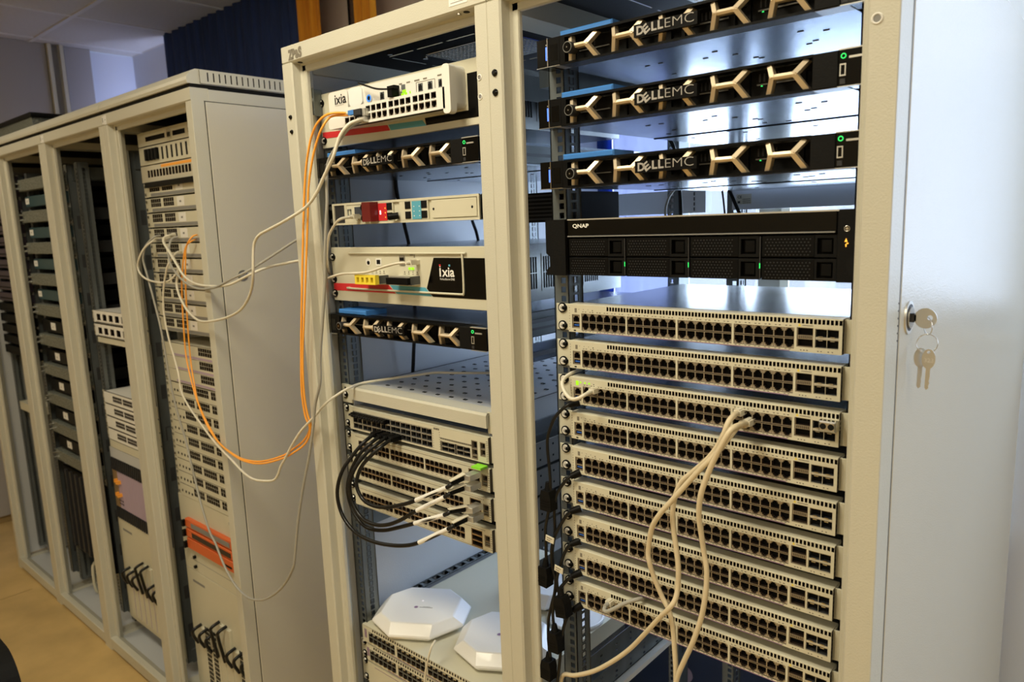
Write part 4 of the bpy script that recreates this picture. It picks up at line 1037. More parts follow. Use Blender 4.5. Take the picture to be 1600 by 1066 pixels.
# ------------------------------------------------------------------ far row of racks
CF = -.023; CR = .065
CX = [-1.423, -2.024, -2.612, -3.200, -3.800]
CL = ['first of the far row, plain side panel with lock towards the camera', 'second of the far row, holding grille-fronted chassis', 'third of the far row, holding teal and dark modules', 'last of the far row, nearest the end wall']
CRK = []
def lid_profile(): return [(-.004, .010), (-.006, .018), (-.004, .027), (.006, .040), (.020, .048), (.8, .048), (.8, .010)]
for i in range(4):
    X1_, X0_ = CX[i], CX[i + 1]
    r = rack('cabinet_rack', 'cream cabinet rack, ' + CL[i], X0_, X1_, CF, 2.044, CR, True, .034, .034, rail_c=(X0_ + X1_) / 2 - .002 + (0.02 if False else 0))
    CRK.append(r); w = X1_ - X0_
    link('roof_lid', MB().prism([(a, b + 2.044) for a, b in lid_profile()], .002, w - .002, 'powder', 'x'), r, bevel=0)
    link('roof_gap', MB().box(.004, w - .004, .003, .79, 2.043, 2.055, 'dark'), r)
    link('roof_sheet', MB().box(.03, w - .03, .05, .75, 2.020, 2.030, 'black_soft'), r)
    link('shade_backing', MB().box(.03, w - .03, .752, .765, .06, 2.0, 'black_soft'), r)  # black backing put in so the inside of the far racks looks dark
    if i < 3: link('corner_label', MB().box(.004, .018, -.0006, 0, 2.014, 2.038, 'label_white').box(.020, .036, -.0006, 0, 2.012, 2.040, 'label_white').box(.007, .012, -.0008, -.0006, 2.020, 2.034, 'grey_mid').box(.026, .030, -.0008, -.0006, 2.024, 2.028, 'grey_mid'), r, label='pair of small white stickers')
r = CRK[0]; w = CX[0] - CX[1]
# slotted end of the lid
mb = MB().plate(.03, .78, 2.056, 2.090, [(.050 + i * .0165, .0535 + i * .0165, 2.062, 2.085) for i in range(44)], 0, .002, 'powder', wall='dark', back='dark', T=Matrix(((0, -1, 0, w + .0016), (1, 0, 0, 0), (0, 0, 1, 0), (0, 0, 0, 1))))
link('vent_strip', mb, r, label='row of upright vent slots')
side_panel(r, w, CF, 2.010, .06, .038, .76, 'panel', lab='plain cream side panel')
link('seam_gap', MB().box(w - .001, w + .0004, .0360, .0382, .06, 2.012, 'dark').box(w - .001, w + .0004, .0382, .76, 2.0102, 2.0118, 'dark'), r)
link('side_lock', MB().cyl((w - .002, .098, 1.545), (w + .0025, .098, 1.545), .0155, 'chrome', 24).cyl((w + .0025, .098, 1.545), (w + .005, .098, 1.545), .0085, 'grey_mid', 18), r, label='round lock')
side_panel(CRK[3], CX[3] - CX[4], CF, 2.0, .06, .052, .76, 'inner', x=.003)
# door stubs / inner partition of last rack
link('inner_partition', MB().box(.06, .075, .12, .72, .06, 1.98, 'grey_mid'), CRK[3])
link('shelf_bracket', MB().box(.075, .34, .09, .60, .83, .87, 'cream'), CRK[3])

def far_unit(i, zt_, h, build, name, label, cat, group=None, y=-.004):
    xc = (CX[i] + CX[i + 1]) / 2 - .002
    t = thing(name, label, cat, (xc, CR, zt_ - h), group=group)
    build(t, h)
    return t
def zpx(px, py, Y=CR): return at(px, py, Y=Y).z
def cream_switch_mesh(h, bank, stripe=True, lab=True, dark=True):
    hs = []
    for (x0, x1) in bank:
        n = int((x1 - x0) / .0145)
        for k in range(n):
            for z in (.0165, .0295): hs.append((x0 + k * .0145, x0 + k * .0145 + .0134, z, z + .0120))
    mb = MB().plate(-.2165, .2165, .001, h - .001, hs, -.008, .006, 'cream', wall='darkbrown', back='dark')
    if stripe: mb.box(-.19, .214, -.0083, -.008, .002, .0120, 'grey_mid')
    return mb.mesh('faceplate')
FM1 = cream_switch_mesh(.0445, [(-.196, -.110), (-.106, -.020)])
FML = MB().box(-.012, .034, -.0086, -.008, .014, .0415, 'label_white').box(.004, .016, -.0088, -.0086, .024, .030, 'grey_mid').mesh('paper_label')
FM2 = cream_switch_mesh(.0445, [(-.115, -.035), (-.028, .065), (.075, .135), (.14, .2)], stripe=False)
FM3 = cream_switch_mesh(.0445, [(.02, .165), (.175, .205)], stripe=False)
EAR2 = [MB().box(min(s * .2165, s * HW), max(s * .2165, s * HW), -.003, -.0003, .001, .0435, 'cream').cyl((s * .234, -.003, .010), (s * .234, -.006, .010), .005, 'chrome', 10).cyl((s * .234, -.003, .034), (s * .234, -.006, .034), .005, 'chrome', 10).mesh('ear') for s in (-1, 1)]
CH1 = MB().box(-.2155, .2155, -.002, .35, .001, .0435, 'cream_dull').mesh('chassis')
def b_patch(t, h):
    link('chassis', CH1, t); link('faceplate', FM1, t); link('paper_label', FML, t)
    for e in EAR2: link('ear', e, t)
def b_sw2(t, h):
    link('chassis', CH1, t); link('faceplate', FM2, t)
    for e in EAR2: link('ear', e, t)
    link('small_ports', MB().box(-.205, -.198, -.0086, -.008, .014, .022, 'dark').box(-.180, -.172, -.0086, -.008, .014, .022, 'dark').box(-.158, -.150, -.0086, -.008, .014, .022, 'dark').box(-.136, -.126, -.0086, -.008, .014, .022, 'dark'), t)
def b_sw3(t, h):
    link('chassis', CH1, t); link('faceplate', FM3, t)
    for e in EAR2: link('ear', e, t)
    link('purple_stripe', MB().box(-.15, .2, -.0086, -.008, .003, .010, 'lilac'), t)
# C1: top patch panel
def b_top(t, h):
    link('front_panel', MB().plate(-HW, HW, 0, h, [(-.19, -.03, .013, .027), (0.0, .08, .013, .027), (.1, .2, .013, .027)], -.006, .005, 'cream', wall='darkbrown', back='dark'), t)
    link('cable_clip', MB().box(-.022, -.008, -.020, -.006, .008, .032, 'chrome'), t)
    link('chassis', MB().box(-.21, .21, 0, .1, .001, h - .001, 'cream_dull'), t)
far_unit(0, 1.985, .042, b_top, 'socket_unit', 'cream panel with long black slots, top of the first far rack', 'panel')
def b_mod(t, h):
    link('front_panel', MB().bbox(-HW, HW, -.006, 0, 0, h, 'cream', .001), t)
    link('chassis', MB().box(-.21, .21, 0, .3, .001, h - .001, 'cream_dull'), t)
    for k in range(4): link('connector', MB().bbox(-.19 + k * .024, -.177 + k * .024, -.016, -.006, .012, h - .008, 'black', .002), t)
    for k in range(9): link('slot', MB().box(-.085 + k * .032, -.075 + k * .032, -.0068, -.006, .010, h - .008, 'dark'), t)
far_unit(0, 1.940, .055, b_mod, 'module_chassis', 'cream chassis with black connectors and upright black slots in the first far rack', 'chassis')
def b_row(t, h):
    link('front_panel', MB().plate(-HW, HW, 0, h, [(-.2 + k * .0215, -.184 + k * .0215, .014, .036) for k in range(19)], -.006, .005, 'cream_dull', wall='darkbrown', back='dark').box(-.1, .22, -.0065, -.006, .040, h - .002, 'orange_cable'), t)
    link('chassis', MB().box(-.21, .21, 0, .3, .001, h - .001, 'black'), t)
    link('cable_tray', MB().box(-.2, .23, -.02, -.002, -.018, -.002, 'black'), t)
far_unit(0, 1.882, .050, b_row, 'connector_panel', 'grey panel with a row of dark sockets above the labelled cream switches', 'panel')
tops = [287, 312, 336.5, 360.5, 384, 407, 431, 453.5, 476, 499]
z0 = zpx(228, 288)
for k in range(10):
    z = zpx(229 + k * 2.3, tops[k]) 
    far_unit(0, 1.829 - .0475 * k, .0445, b_patch, 'network_switch', 'cream switch with white sticker, %s of the upper stack in the first far rack' % ORD[k], 'switch', 'labelled cream switches in the first far rack')
for k in range(3):
    far_unit(0, 1.318 - .0435 * k, .0425, b_sw3, 'network_switch', 'cream switch with lilac stripe and ports at right, %s of three' % ('upper', 'middle', 'lower')[k], 'switch', 'lilac striped switches in the first far rack')
for k in range(9):
    far_unit(0, 1.186 - .0443 * k, .0436, b_sw2, 'network_switch', 'cream switch fully lined with ports, %s of the lower stack in the first far rack' % ORD[k], 'switch', 'cream switches in the lower stack of the first far rack')
def b_orange(t, h):
    link('chassis', MB().box(-.215, .215, 0, .4, .001, h - .001, 'cream_dull'), t)
    link('front_panel', MB().bbox(-HW, HW, -.006, 0, 0, h, 'cream', .001).text('Mitel', -.19, h - .03, .010, -.0065, 'orange'), t) if False else link('front_panel', MB().bbox(-HW, HW, -.006, 0, 0, h, 'cream', .001), t)
    for k, z in enumerate((.165, .130, .088)):
        c = link('card', MB().bbox(-.185, .22, -.020, -.006, z, z + (.030 if k < 2 else .038), 'orange', .002), t, label='orange plug-in card')
        link('card_handle', MB().box(-.195, -.183, -.030, -.018, z + .002, z + .024, 'black'), c)
        link('card_ports', MB().box(-.14 if k < 2 else -.13, .12, -.0215, -.020, z + .006, z + .022, ('grey_mid', 'darkbrown', 'dark')[k]), c) if k < 2 else link('card_slot', MB().box(.06, .12, -.0215, -.020, z + .012, z + .018, 'dark'), c)
    for x in (-.165, .13):
        for z in (.02, .055): link('knob', MB().cyl((x, -.006, z), (x, -.014, z), .006, 'black', 12), t)
    link('lines', MB().box(-.2, .22, -.0065, -.006, .040, .0415, 'grey_mid').box(.1, .17, -.0065, -.006, h - .03, h - .02, 'grey_mid'), t)
zo = .787
far_unit(0, zo, .268, b_orange, 'card_chassis', 'cream chassis with orange cards in the first far rack', 'chassis')
def b_tall(t, h, grid=True):
    link('chassis', MB().box(-.215, .215, 0, .4, .001, h - .001, 'cream_dull'), t)
    link('front_panel', MB().bbox(-HW, HW, -.006, 0, 0, h, 'cream', .001), t)
    link('lettering', MB().box(-.205, -.12, -.0065, -.006, h - .045, h - .036, 'grey_mid'), t)
    for k in range(8):
        x = -.185 + k * .047
        b = link('blade', MB().bbox(x, x + .042, -.016, -.006, .03, h - .20 + (.06 if k in (3, 4) else 0), 'cream', .0015), t)
        if k in (1, 2, 6, 7) and grid:
            mb = MB()
            for a in range(3):
                for c in range(14): mb.box(x + .006 + a * .011, x + .014 + a * .011, -.0168, -.016, .05 + c * .0165, .062 + c * .0165, 'dark')
            link('blade_ports', mb, b)
        elif not grid: link('blade_line', MB().box(x + .038, x + .041, -.0168, -.016, .035, h - .21, 'lilac'), b)
        zt2 = h - .19 + (.06 if k in (3, 4) else 0)
        link('black_lead', MB().tube([(x + .02, -.012, zt2), (x + .018, -.040, zt2 - .01), (x + .008, -.038, zt2 - .035), (x + .004, -.022, zt2 - .07 - (.06 if k in (3, 4) else 0))], .0055, 'cable_black', 8), t)
far_unit(0, zo - .270, .46, b_tall, 'blade_chassis', 'tall cream chassis with blades and short black leads, bottom of the first far rack', 'chassis')
# C2
def b_pair(t, h):
    link('chassis', MB().box(-.215, .215, -.004, .42, .001, h - .001, 'white'), t)
    hs = [(-.185 + k * .058, -.150 + k * .058, .010, .034) for k in range(7)]
    link('faceplate', MB().plate(-.2165, .2165, .001, h - .001, hs, -.010, .006, 'white', wall='darkbrown', back='dark'), t)
    for e in EAR2: link('ear', e, t)
    link('divider', MB().box(-.2, .2, -.0104, -.010, .0015, .0045, 'grey_mid'), t)
zz = 1.393
for k in range(2): far_unit(1, zz - .052 * k, .047, b_pair, 'media_converter', 'small white unit with four square ports in the second far rack, %s of the pair' % ('upper', 'lower')[k], 'network unit', 'white units with square ports in the second far rack')
far_unit(1, zz - .104, .020, lambda t, h: link('deck', MB().box(-.215, .215, -.006, .42, 0, h, 'cream'), t), 'shelf', 'thin cream shelf under the pair of white units', 'shelf')
z1 = 1.077
def b_w4(t, h):
    link('chassis', MB().box(-.215, .215, -.004, .42, .001, h - .001, 'white'), t)
    hs = []
    for (x0, n) in ((-.13, 6), (-.035, 6), (.06, 6)): hs += [(x0 + k * .0145, x0 + k * .0145 + .0134, z, z + .0105) for k in range(n) for z in (.012, .024)]
    link('faceplate', MB().plate(-.2165, .2165, .001, h - .001, hs, -.010, .006, 'white', wall='darkbrown', back='dark'), t)
    for e in EAR2: link('ear', e, t)
for k in range(4): far_unit(1, z1 - .0492 * k, .0455, b_w4, 'network_switch', 'white switch in the stack of four in the second far rack, %s one' % ('top', 'second', 'third', 'bottom')[k], 'switch', 'stack of four white switches in the second far rack')
z2 = z1 - .197
far_unit(1, z2, .030, lambda t, h: link('deck', MB().box(-.22, .22, -.008, .42, 0, h, 'cream'), t), 'shelf', 'cream shelf under the stack of four white switches', 'shelf')
far_unit(1, z2 - .032, .040, lambda t, h: (link('front_panel', MB().box(-.235, .235, -.008, .3, 0, h, 'inner'), t)), 'blank_unit', 'grey blank plate above the ribbed grille of the second far rack', 'rack unit')
def b_grille(t, h):
    link('chassis', MB().box(-.215, .215, 0, .4, .001, h - .001, 'grey_dark'), t)
    for z0_, z1_ in ((0, .045), (h - .048, h)):
        link('grille_frame', MB().box(-.24, .24, -.004, 0, z0_, z1_, 'navy'), t)
        for k in range(26): link('grille_rib', MB().prism([(-.235 + k * .018, z0_), (-.229 + k * .018, z0_), (-.223 + k * .018, z1_), (-.229 + k * .018, z1_)], -.012, -.004, 'grey_dark'), t)
    for k in range(10): link('card', MB().bbox(-.238 + k * .0475, -.2385 + (k + 1) * .0475, -.008, 0, .047, h - .050, 'lilac' if k > 0 else 'brass', .001), t)
    mb = MB()
    for x, z in ((-.20, .155), (-.185, .15), (-.17, .152), (-.20, .10), (-.185, .095), (-.17, .10)): mb.box(x, x + .009, -.02, -.008, z, z + .013, 'orange_cable')
    link('yellow_plugs', mb, t, label='small orange-yellow plugs')
    link('sockets', MB().box(-.195, -.188, -.0086, -.008, .062, .070, 'dark').box(-.180, -.173, -.0086, -.008, .062, .070, 'dark').box(-.165, -.158, -.0086, -.008, .062, .070, 'dark').box(-.195, -.188, -.0086, -.008, .075, .083, 'dark').box(-.180, -.173, -.0086, -.008, .075, .083, 'dark').box(-.165, -.158, -.0086, -.008, .075, .083, 'dark'), t)
far_unit(1, z2 - .075, .25, b_grille, 'card_chassis', 'lilac-grey card chassis between two dark ribbed grilles in the second far rack', 'chassis')
far_unit(1, z2 - .330, .43, lambda t, h: b_tall(t, h, False), 'blade_chassis', 'tall cream blade chassis with black leads in the second far rack', 'chassis')
# C3 stack of modules
for k in range(19):
    zt_ = 1.915 - .0655 * k
    grey = k % 2 == 0
    if grey:
        def bb_(t, h):
            link('front_panel', MB().bbox(-HW, HW, -.030, 0, 0, h, 'mesh_grey', .002), t)
            link('latch', MB().cyl((-.235, -.03, .012), (-.235, -.045, .012), .006, 'chrome', 8).cyl((-.235, -.03, .034), (-.235, -.045, .034), .006, 'chrome', 8), t)
            link('latch', MB().cyl((.235, -.03, .012), (.235, -.045, .012), .006, 'chrome', 8).cyl((.235, -.03, .034), (.235, -.045, .034), .006, 'chrome', 8), t)
            link('chassis', MB().box(-.215, .215, 0, .4, .001, h - .001, 'grey_dark'), t)
        far_unit(2, zt_, .048, bb_, 'mesh_front_unit', 'grey mesh-fronted unit in the third far rack, %s from the top of its kind' % ORD[k // 2], 'rack unit', 'grey mesh units in the third far rack')
    else:
        tealk = k < 8
        def bb_(t, h, m_='teal_dark' if tealk else 'black'):
            link('front_panel', MB().bbox(-.24, .24, -.012, 0, 0, h, m_, .002), t)
            link('chassis', MB().box(-.215, .215, 0, .4, .001, h - .001, 'black'), t)
            x = -.238 if tealk else -.13
            link('paper_label', MB().box(x, x + (.045 if tealk else .055), -.0128, -.012, .012, .036 if tealk else .043, 'label_white').box(x + .02, x + .026, -.013, -.0128, .02, .028, 'grey_mid'), t)
        far_unit(2, zt_ - .004, .044 if tealk else .052, bb_, 'dark_unit', '%s unit with white sticker in the third far rack, %s of its colour' % ('dark teal' if tealk else 'black', ORD[k // 2 if tealk else (k - 8) // 2]), 'rack unit', 'dark labelled units in the third far rack')
def b_fan(t, h):
    link('chassis', MB().box(-.215, .215, 0, .4, .001, h - .001, 'black'), t)
    link('front_panel', MB().bbox(-HW, HW, -.01, 0, 0, h, 'black_soft', .002), t)
    for k in range(7): link('upright_rib', MB().box(-.2 + k * .06, -.18 + k * .06, -.02, -.01, .01, h - .01, 'grey_dark'), t)
far_unit(2, .655, .38, b_fan, 'dark_unit', 'tall black unit with upright ribs near the bottom of the third far rack', 'rack unit')
t = thing('power_supply', 'grey box with a white handle on the floor of the third far rack', 'power unit', (-2.91, .12, .039))
link('case', MB().bbox(-.12, .20, 0, .40, 0, .18, 'grey_mid', .003), t)
link('handle', MB().tube([(-.12, -.002, .02), (-.12, -.035, .03), (-.12, -.035, .15), (-.12, -.002, .165)], .007, 'cream', 8, 3).tube([(-.05, -.002, .02), (-.05, -.035, .03), (-.05, -.035, .15), (-.05, -.002, .165)], .007, 'cream', 8, 3), t)
# C4
for k in range(16):
    def bb_(t, h):
        link('front_panel', MB().bbox(-HW, HW, -.018, 0, 0, h, 'purple_dark' if k < 11 else 'black_soft', .002), t)
        link('chassis', MB().box(-.215, .215, 0, .4, .001, h - .001, 'black'), t)
        link('vent_row', MB().box(-.2, .2, -.019, -.018, .010, .016, 'dark').box(.21, .235, -.021, -.018, .008, .03, 'nickel'), t)
    far_unit(3, 1.94 - .052 * k, .038, bb_, 'purple_unit' if k < 11 else 'dark_unit', '%s unit in the last far rack, %s from the top' % ('dull purple' if k < 11 else 'black', ORD[k]), 'rack unit', 'stacked dark units in the last far rack')
t = thing('white_box', 'small white box on the floor of the last far rack', 'box', (-3.45, .12, .039), me=MB().bbox(0, .16, 0, .3, 0, .09, 'cream', .003))
# case on top of racks
t = thing('instrument_case', 'dark grey-green case lying on top of the last far rack', 'case', (-3.78, .10, 2.093))
link('body', MB().prism(rrect(0, .70, 0, .085, .03), 0, .30, 'mesh_grey'), t)
link('lid', MB().prism(rrect(-.01, .71, .080, .098, .008), -.006, .306, 'black'), t)
link('badge', MB().box(.10, .125, -.008, -.001, .03, .05, 'yellow'), t, label='small yellow badge')

# ------------------------------------------------------------------ cables
def W3(px, py, Y): return at(px, py, Y=Y)
def cable(name, label, pts, r, m_, Y=None, group=None, plugs=(), cat='cable', sub=6, n=8):
    P = [W3(*p) if len(p) == 3 else W3(p[0], p[1], Y) for p in pts]
    o = P[0].copy()
    t = thing(name, label, cat, o, group=group)
    link('sheath', MB().tube([p - o for p in P], r, m_, n, sub), t)
    for (i, kind) in plugs:
        a = P[i]; b = P[i + 1] if i == 0 else P[i - 1]
        d = (b - a).normalized(); c = a - o
        if kind == 'rj':     # clear modular plug pushed into the port plus boot along the cable
            link('plug', MB().bbox(-.0056, .0056, -.013, .010, -.0042, .0042, 'label_cream', .0006).box(-.003, .003, -.013, .004, .0042, .0056, 'label_cream').cyl((0, -.012, 0), (0, -.022, 0), .0042, m_, 10, r2=r), t, tuple(c + Vector((0, .012, 0))))
        elif kind == 'cone': link('plug', MB().cyl(c, c + d * .022, r * 2.1, m_, 10, r2=r * 1.1), t)
    return t
CW = 'white and grey patch cords hanging between the racks'
cable('fibre_cable', 'orange fibre cord, left strand, from the top test unit to the first far rack', [(545, 177, -.055), (522.6, 176.5, -.075), (507.5, 181, -.085), (495.5, 193, -.09), (488, 209.5, -.09), (483.5, 227.5, -.09), (478, 265, -.09), (475, 319, -.09), (473, 400, -.09), (471, 500, -.09), (470.5, 560, -.09), (471.5, 612, -.09), (477, 650, -.085), (484, 669, -.08), (475, 688, -.08), (455, 704, -.08), (440, 713, -.08), (410, 721, -.08), (385, 719, -.07), (365, 710, -.05), (342.6, 692, -.03), (327.6, 668, -.01), (315.6, 644, 0), (308, 623, .01), (302, 590, .02), (297.6, 560, .03), (293, 505, .03), (290, 445, .03), (290, 400, .03), (291, 386.6, .03), (295, 377, .03), (301, 369.5, .04), (308, 367, .055)], .0024, 'orange_cable')
cable('fibre_cable', 'orange fibre cord, right strand, from the top test unit to the first far rack', [(545, 180, -.055), (518, 182, -.075), (504.6, 197.5, -.09), (495.5, 220, -.092), (488, 250, -.094), (482, 295, -.094), (481, 340, -.094), (478, 420, -.094), (475, 500, -.094), (473, 560, -.094), (475, 612, -.094), (480, 645, -.09), (486, 667, -.085), (478, 692, -.085), (458, 708, -.085), (440, 717, -.085), (410, 724.5, -.085), (386, 722, -.075), (366.6, 712.6, -.055), (344, 694, -.035), (329, 674, -.015), (317, 650, 0), (305, 617, .01), (296, 582.6, .02), (290, 550, .03), (285.6, 490, .03), (284, 445, .03), (285, 423, .03), (288, 395, .03), (292, 383, .03), (299, 377, .035), (306, 374, .055)], .0024, 'orange_cable')
t = thing('fibre_plug', 'blue and white duplex fibre plug in the top test unit', 'connector', W3(548, 177, -.056), me=MB().box(-.004, .014, -.004, .004, -.004, .005, 'blue_tab').cyl((-.003, 0, 0), (-.040, -.008, .004), .0032, 'cream', 10, r2=.002))
t = thing('transceiver_plug', 'silver transceiver block in the lower left ports of the top test unit', 'connector', W3(552, 183, -.060), me=MB().bbox(0, .022, 0, .022, .002, .014, 'grey_dark', .001).bbox(.0225, .030, .004, .022, 0, .014, 'nickel', .001).bbox(.004, .028, .004, .022, -.011, -.001, 'nickel', .001))
cable('patch_cable', 'light patch cord from the top test unit looping over the far side panel', [(566, 187, -.06), (558.5, 188.5, -.075), (545, 194.5, -.09), (533, 209.5, -.10), (527, 224.5, -.105), (521, 244, -.11), (515, 257.6, -.11), (504.5, 280, -.11), (495.5, 300, -.11), (483.5, 318, -.11), (470, 330, -.11), (440, 348, -.11), (417.5, 360, -.10), (404.8, 367.5, -.10), (398, 378, -.10), (395.8, 393, -.10), (395.5, 427, -.10), (393.6, 450, -.09), (386, 470.5, -.08), (372.6, 487, -.07), (350, 497.6, -.06), (320, 502.8, -.05), (305, 497.6, -.03), (290, 481, -.01), (279.6, 460, 0), (275.8, 442, .01), (279, 424, .01), (276, 412, .01), (264.6, 392.7, .01), (256, 380, .01), (256, 372, .015), (263.4, 368, .025), (272, 367, .05)], .0034, 'cable_white', group=CW, plugs=[(-1, 'cone')])
cable('patch_cable', 'grey patch cord falling from the top test unit into the lowest big loop', [(563, 190, -.06), (548, 198, -.085), (534, 214, -.095), (524, 232, -.10), (515, 248, -.10), (511, 265, -.10), (510.5, 287.6, -.10), (511, 319, -.10), (509, 360, -.10), (507.6, 405, -.10), (507.6, 442.6, -.10), (504, 500, -.10), (500, 560, -.10), (500, 597.6, -.10), (492.5, 632, -.10), (489.5, 665, -.10), (483.5, 710, -.10), (473, 765, -.10), (465, 820, -.10), (461, 866, -.10), (457, 890, -.10), (442, 916.6, -.09), (421, 933.5, -.08), (402.6, 938, -.07), (383.8, 931.6, -.06), (365, 911, -.05), (350, 883, -.04), (337, 850, -.03), (327.6, 831, -.02), (314, 787.6, -.01), (305, 750, 0), (297.6, 720, 0), (290, 687.6, .01), (276, 640, .01), (264.6, 590, .01), (252.6, 520, .01), (242, 475, .01), (230, 430, .01), (224, 409, .01), (224, 398, .01), (228, 384, .015), (240, 371, .03), (250, 368, .05)], .0032, 'cable_grey', group=CW)
cable('patch_cable', 'thick light patch cord curving from behind the rack post over the side lock', [(272, 369, .05), (262, 372, .03), (257, 380, .015), (265.8, 396, .0), (279, 418, -.01), (285, 428, -.015), (295, 437.8, -.02), (310, 445, -.03), (335, 447.5, -.04), (357.6, 445, -.05), (380, 434.5, -.04), (398, 425.5, -.03), (417.6, 418, 0), (440, 412.8, .03), (470, 407, .05), (500, 405, .06)], .0034, 'cable_white', group=CW)
cable('patch_cable', 'darker grey patch cord beside the light one across the side lock', [(278, 370, .05), (268, 374, .03), (263.4, 392.7, .01), (265.8, 411, 0), (273, 424, -.01), (285.4, 438, -.02), (301, 448.5, -.03), (316, 452, -.04), (331.7, 450, -.05), (342.6, 446.5, -.05), (365, 434.5, -.05), (392, 421, -.03), (425, 400, 0), (462, 376, .04), (490, 362, .06)], .0032, 'cable_grey', group=CW)
cable('patch_cable', 'small cream loop of cord left of the switches in the first far rack', [(246, 374, .055), (240, 375.6, .03), (225.6, 387.8, .01), (218, 402, 0), (215, 416, 0), (219.5, 428, 0), (230.5, 437, .005), (248.8, 441.5, .01), (263.4, 439, .02), (273, 430.5, .03), (278, 422, .04), (280, 416, .055)], .0030, 'cable_white', group=CW)
cable('patch_cable', 'long light cord from the first far rack to the perforated shelf', [(283, 392.7, .055), (275.6, 395, .03), (268, 405, .02), (261, 418, .01), (256.7, 441.5, .01), (255, 460, .01), (255.5, 482.6, .01), (258.5, 505, .01), (264.6, 532, .01), (272, 557.6, .01), (279, 585, .005), (283, 611, 0), (293, 632, 0), (305, 650, -.01), (320, 671, -.02), (335, 690.6, -.03), (350, 707, -.05), (362, 719, -.06), (380, 738, -.08), (395, 748.5, -.09), (410, 751.5, -.09), (426.6, 750.8, -.09), (434, 742.5, -.09), (438.6, 729, -.09), (446, 716, -.09), (455, 698, -.09), (470, 674, -.09), (489.6, 653, -.09), (507.5, 632, -.08), (522.6, 620, -.06), (545, 606.5, -.03), (567.6, 598.5, 0.02), (605, 592.5, .055), (650, 586.5, .10), (680, 582.5, .13), (710, 583, .15), (760, 583, .18), (800, 583, .2)], .0029, 'cable_white', group=CW)
cable('patch_cable', 'short cream cord plugged into the slim unit and drooping left', [(551, 339, -.030), (533, 342, -.055), (524, 350, -.055), (515, 366, -.05), (511.5, 385, -.045), (511, 405, -.04), (513, 422, -.02), (518, 433, .01)], .0028, 'cable_white', plugs=[(0, 'rj')])
cable('patch_cable', 'cream cord plugged beside the green lights of the lower test unit', [(640, 411, -.030), (622, 411.5, -.045), (600, 417, -.045), (575, 425, -.045), (555, 427, -.045), (535, 428, -.045), (520, 432, -.04), (511, 436, -.02), (506, 440, .02)], .0026, 'cable_white', plugs=[(0, 'rj')])
cable('patch_cable', 'thin black lead plugged beside green lights of the top test unit', [(612, 139, -.040), (590, 139, -.05), (575, 135, -.048), (560, 130, -.046)], .0018, 'cable_black')
t = thing('black_plug', 'black rectangular plug beside the green lights of the top test unit', 'connector', W3(605, 151, -.050), me=MB().bbox(0, .013, 0, .018, -.001, .017, 'black', .001).bbox(.002, .022, -.002, .012, .012, .018, 'black', .001))
cable('patch_cable', 'thin white lead hanging from under the leftmost access point', [(680, 1001, -.015), (674, 1012, -.03), (669, 1030, -.035), (665, 1050, -.035), (663, 1080, -.035)], .0024, 'cable_white')
# rack B cream cords
GB = 'cream patch cords crossing the nine stacked switches'
cable('patch_cable', 'cream cord ending at the lower left post, crossing below the others', [(1152, 646, -.02), (1146, 650, -.045), (1138, 660, -.06), (1131, 678, -.065), (1121, 697.6, -.065), (1106, 717, -.065), (1082, 738, -.06), (1065, 753, -.06), (1055, 775.6, -.06), (1051, 800, -.06), (1052, 824, -.06), (1057, 860, -.06), (1060, 889, -.06), (1059, 918, -.06), (1055, 937, -.065), (1045.5, 951, -.07), (1030, 966, -.065), (1007, 991, -.055), (983.7, 1014.6, -.045), (956.6, 1034, -.04), (927.6, 1049, -.035), (898.6, 1055.5, -.03), (883, 1054, -.025), (877, 1062, -.02), (876, 1090, -.02)], .0040, 'cable_cream', group=GB, plugs=[(0, 'rj')])
cable('patch_cable', 'cream cord bulging farthest left and then falling out of the picture', [(1160, 664, -.02), (1152, 668, -.05), (1140.5, 682, -.07), (1116, 712, -.075), (1091.7, 736, -.075), (1069.8, 760, -.075), (1050, 782, -.075), (1030.7, 804, -.075), (1018.5, 826, -.07), (1013, 860, -.065), (1014.6, 878, -.065), (1022, 902.5, -.06), (1034, 931.5, -.055), (1045.5, 955, -.055), (1051, 980, -.055), (1054, 1014.6, -.055), (1056, 1053, -.055), (1055, 1100, -.055)], .0040, 'cable_cream', group=GB, plugs=[(0, 'rj')])
cable('patch_cable', 'cream cord hanging farthest right over the stacked switches', [(1166, 662, -.02), (1156, 664, -.055), (1142, 672, -.075), (1129, 692.7, -.08), (1116, 718, -.08), (1104, 746, -.08), (1094.5, 775.6, -.08), (1092, 807, -.075), (1095.6, 834, -.07), (1099.6, 862, -.065), (1104, 889, -.065), (1103.5, 918, -.065), (1099.6, 947, -.065), (1093.8, 972, -.065), (1082, 1005, -.065), (1068.7, 1034, -.062), (1058, 1060, -.06), (1050, 1100, -.06)], .0040, 'cable_cream', group=GB, plugs=[(0, 'rj')])
cable('patch_cable', 'cream cord making a small hook at the left of the switch with green lights', [(924, 612, -.020), (914, 617, -.040), (905, 622, -.045), (896, 624, -.045), (888, 620.4, -.042), (880.4, 608.6, -.036), (878.5, 598, -.030), (883, 590, -.018), (893.6, 583, 0), (906, 578, .03), (925, 573, .08)], .0032, 'cable_white', plugs=[(0, 'rj')])
cable('patch_cable', 'short grey-cream cord plugged into the lowest of the nine switches', [(950, 944, -.020), (944, 952, -.032), (948, 956, -.036), (960, 951, -.034), (976, 943, -.028), (995, 937, -.018), (1007, 934.5, .0), (1020, 931, .04)], .0036, 'cable_grey', plugs=[(0, 'rj')])
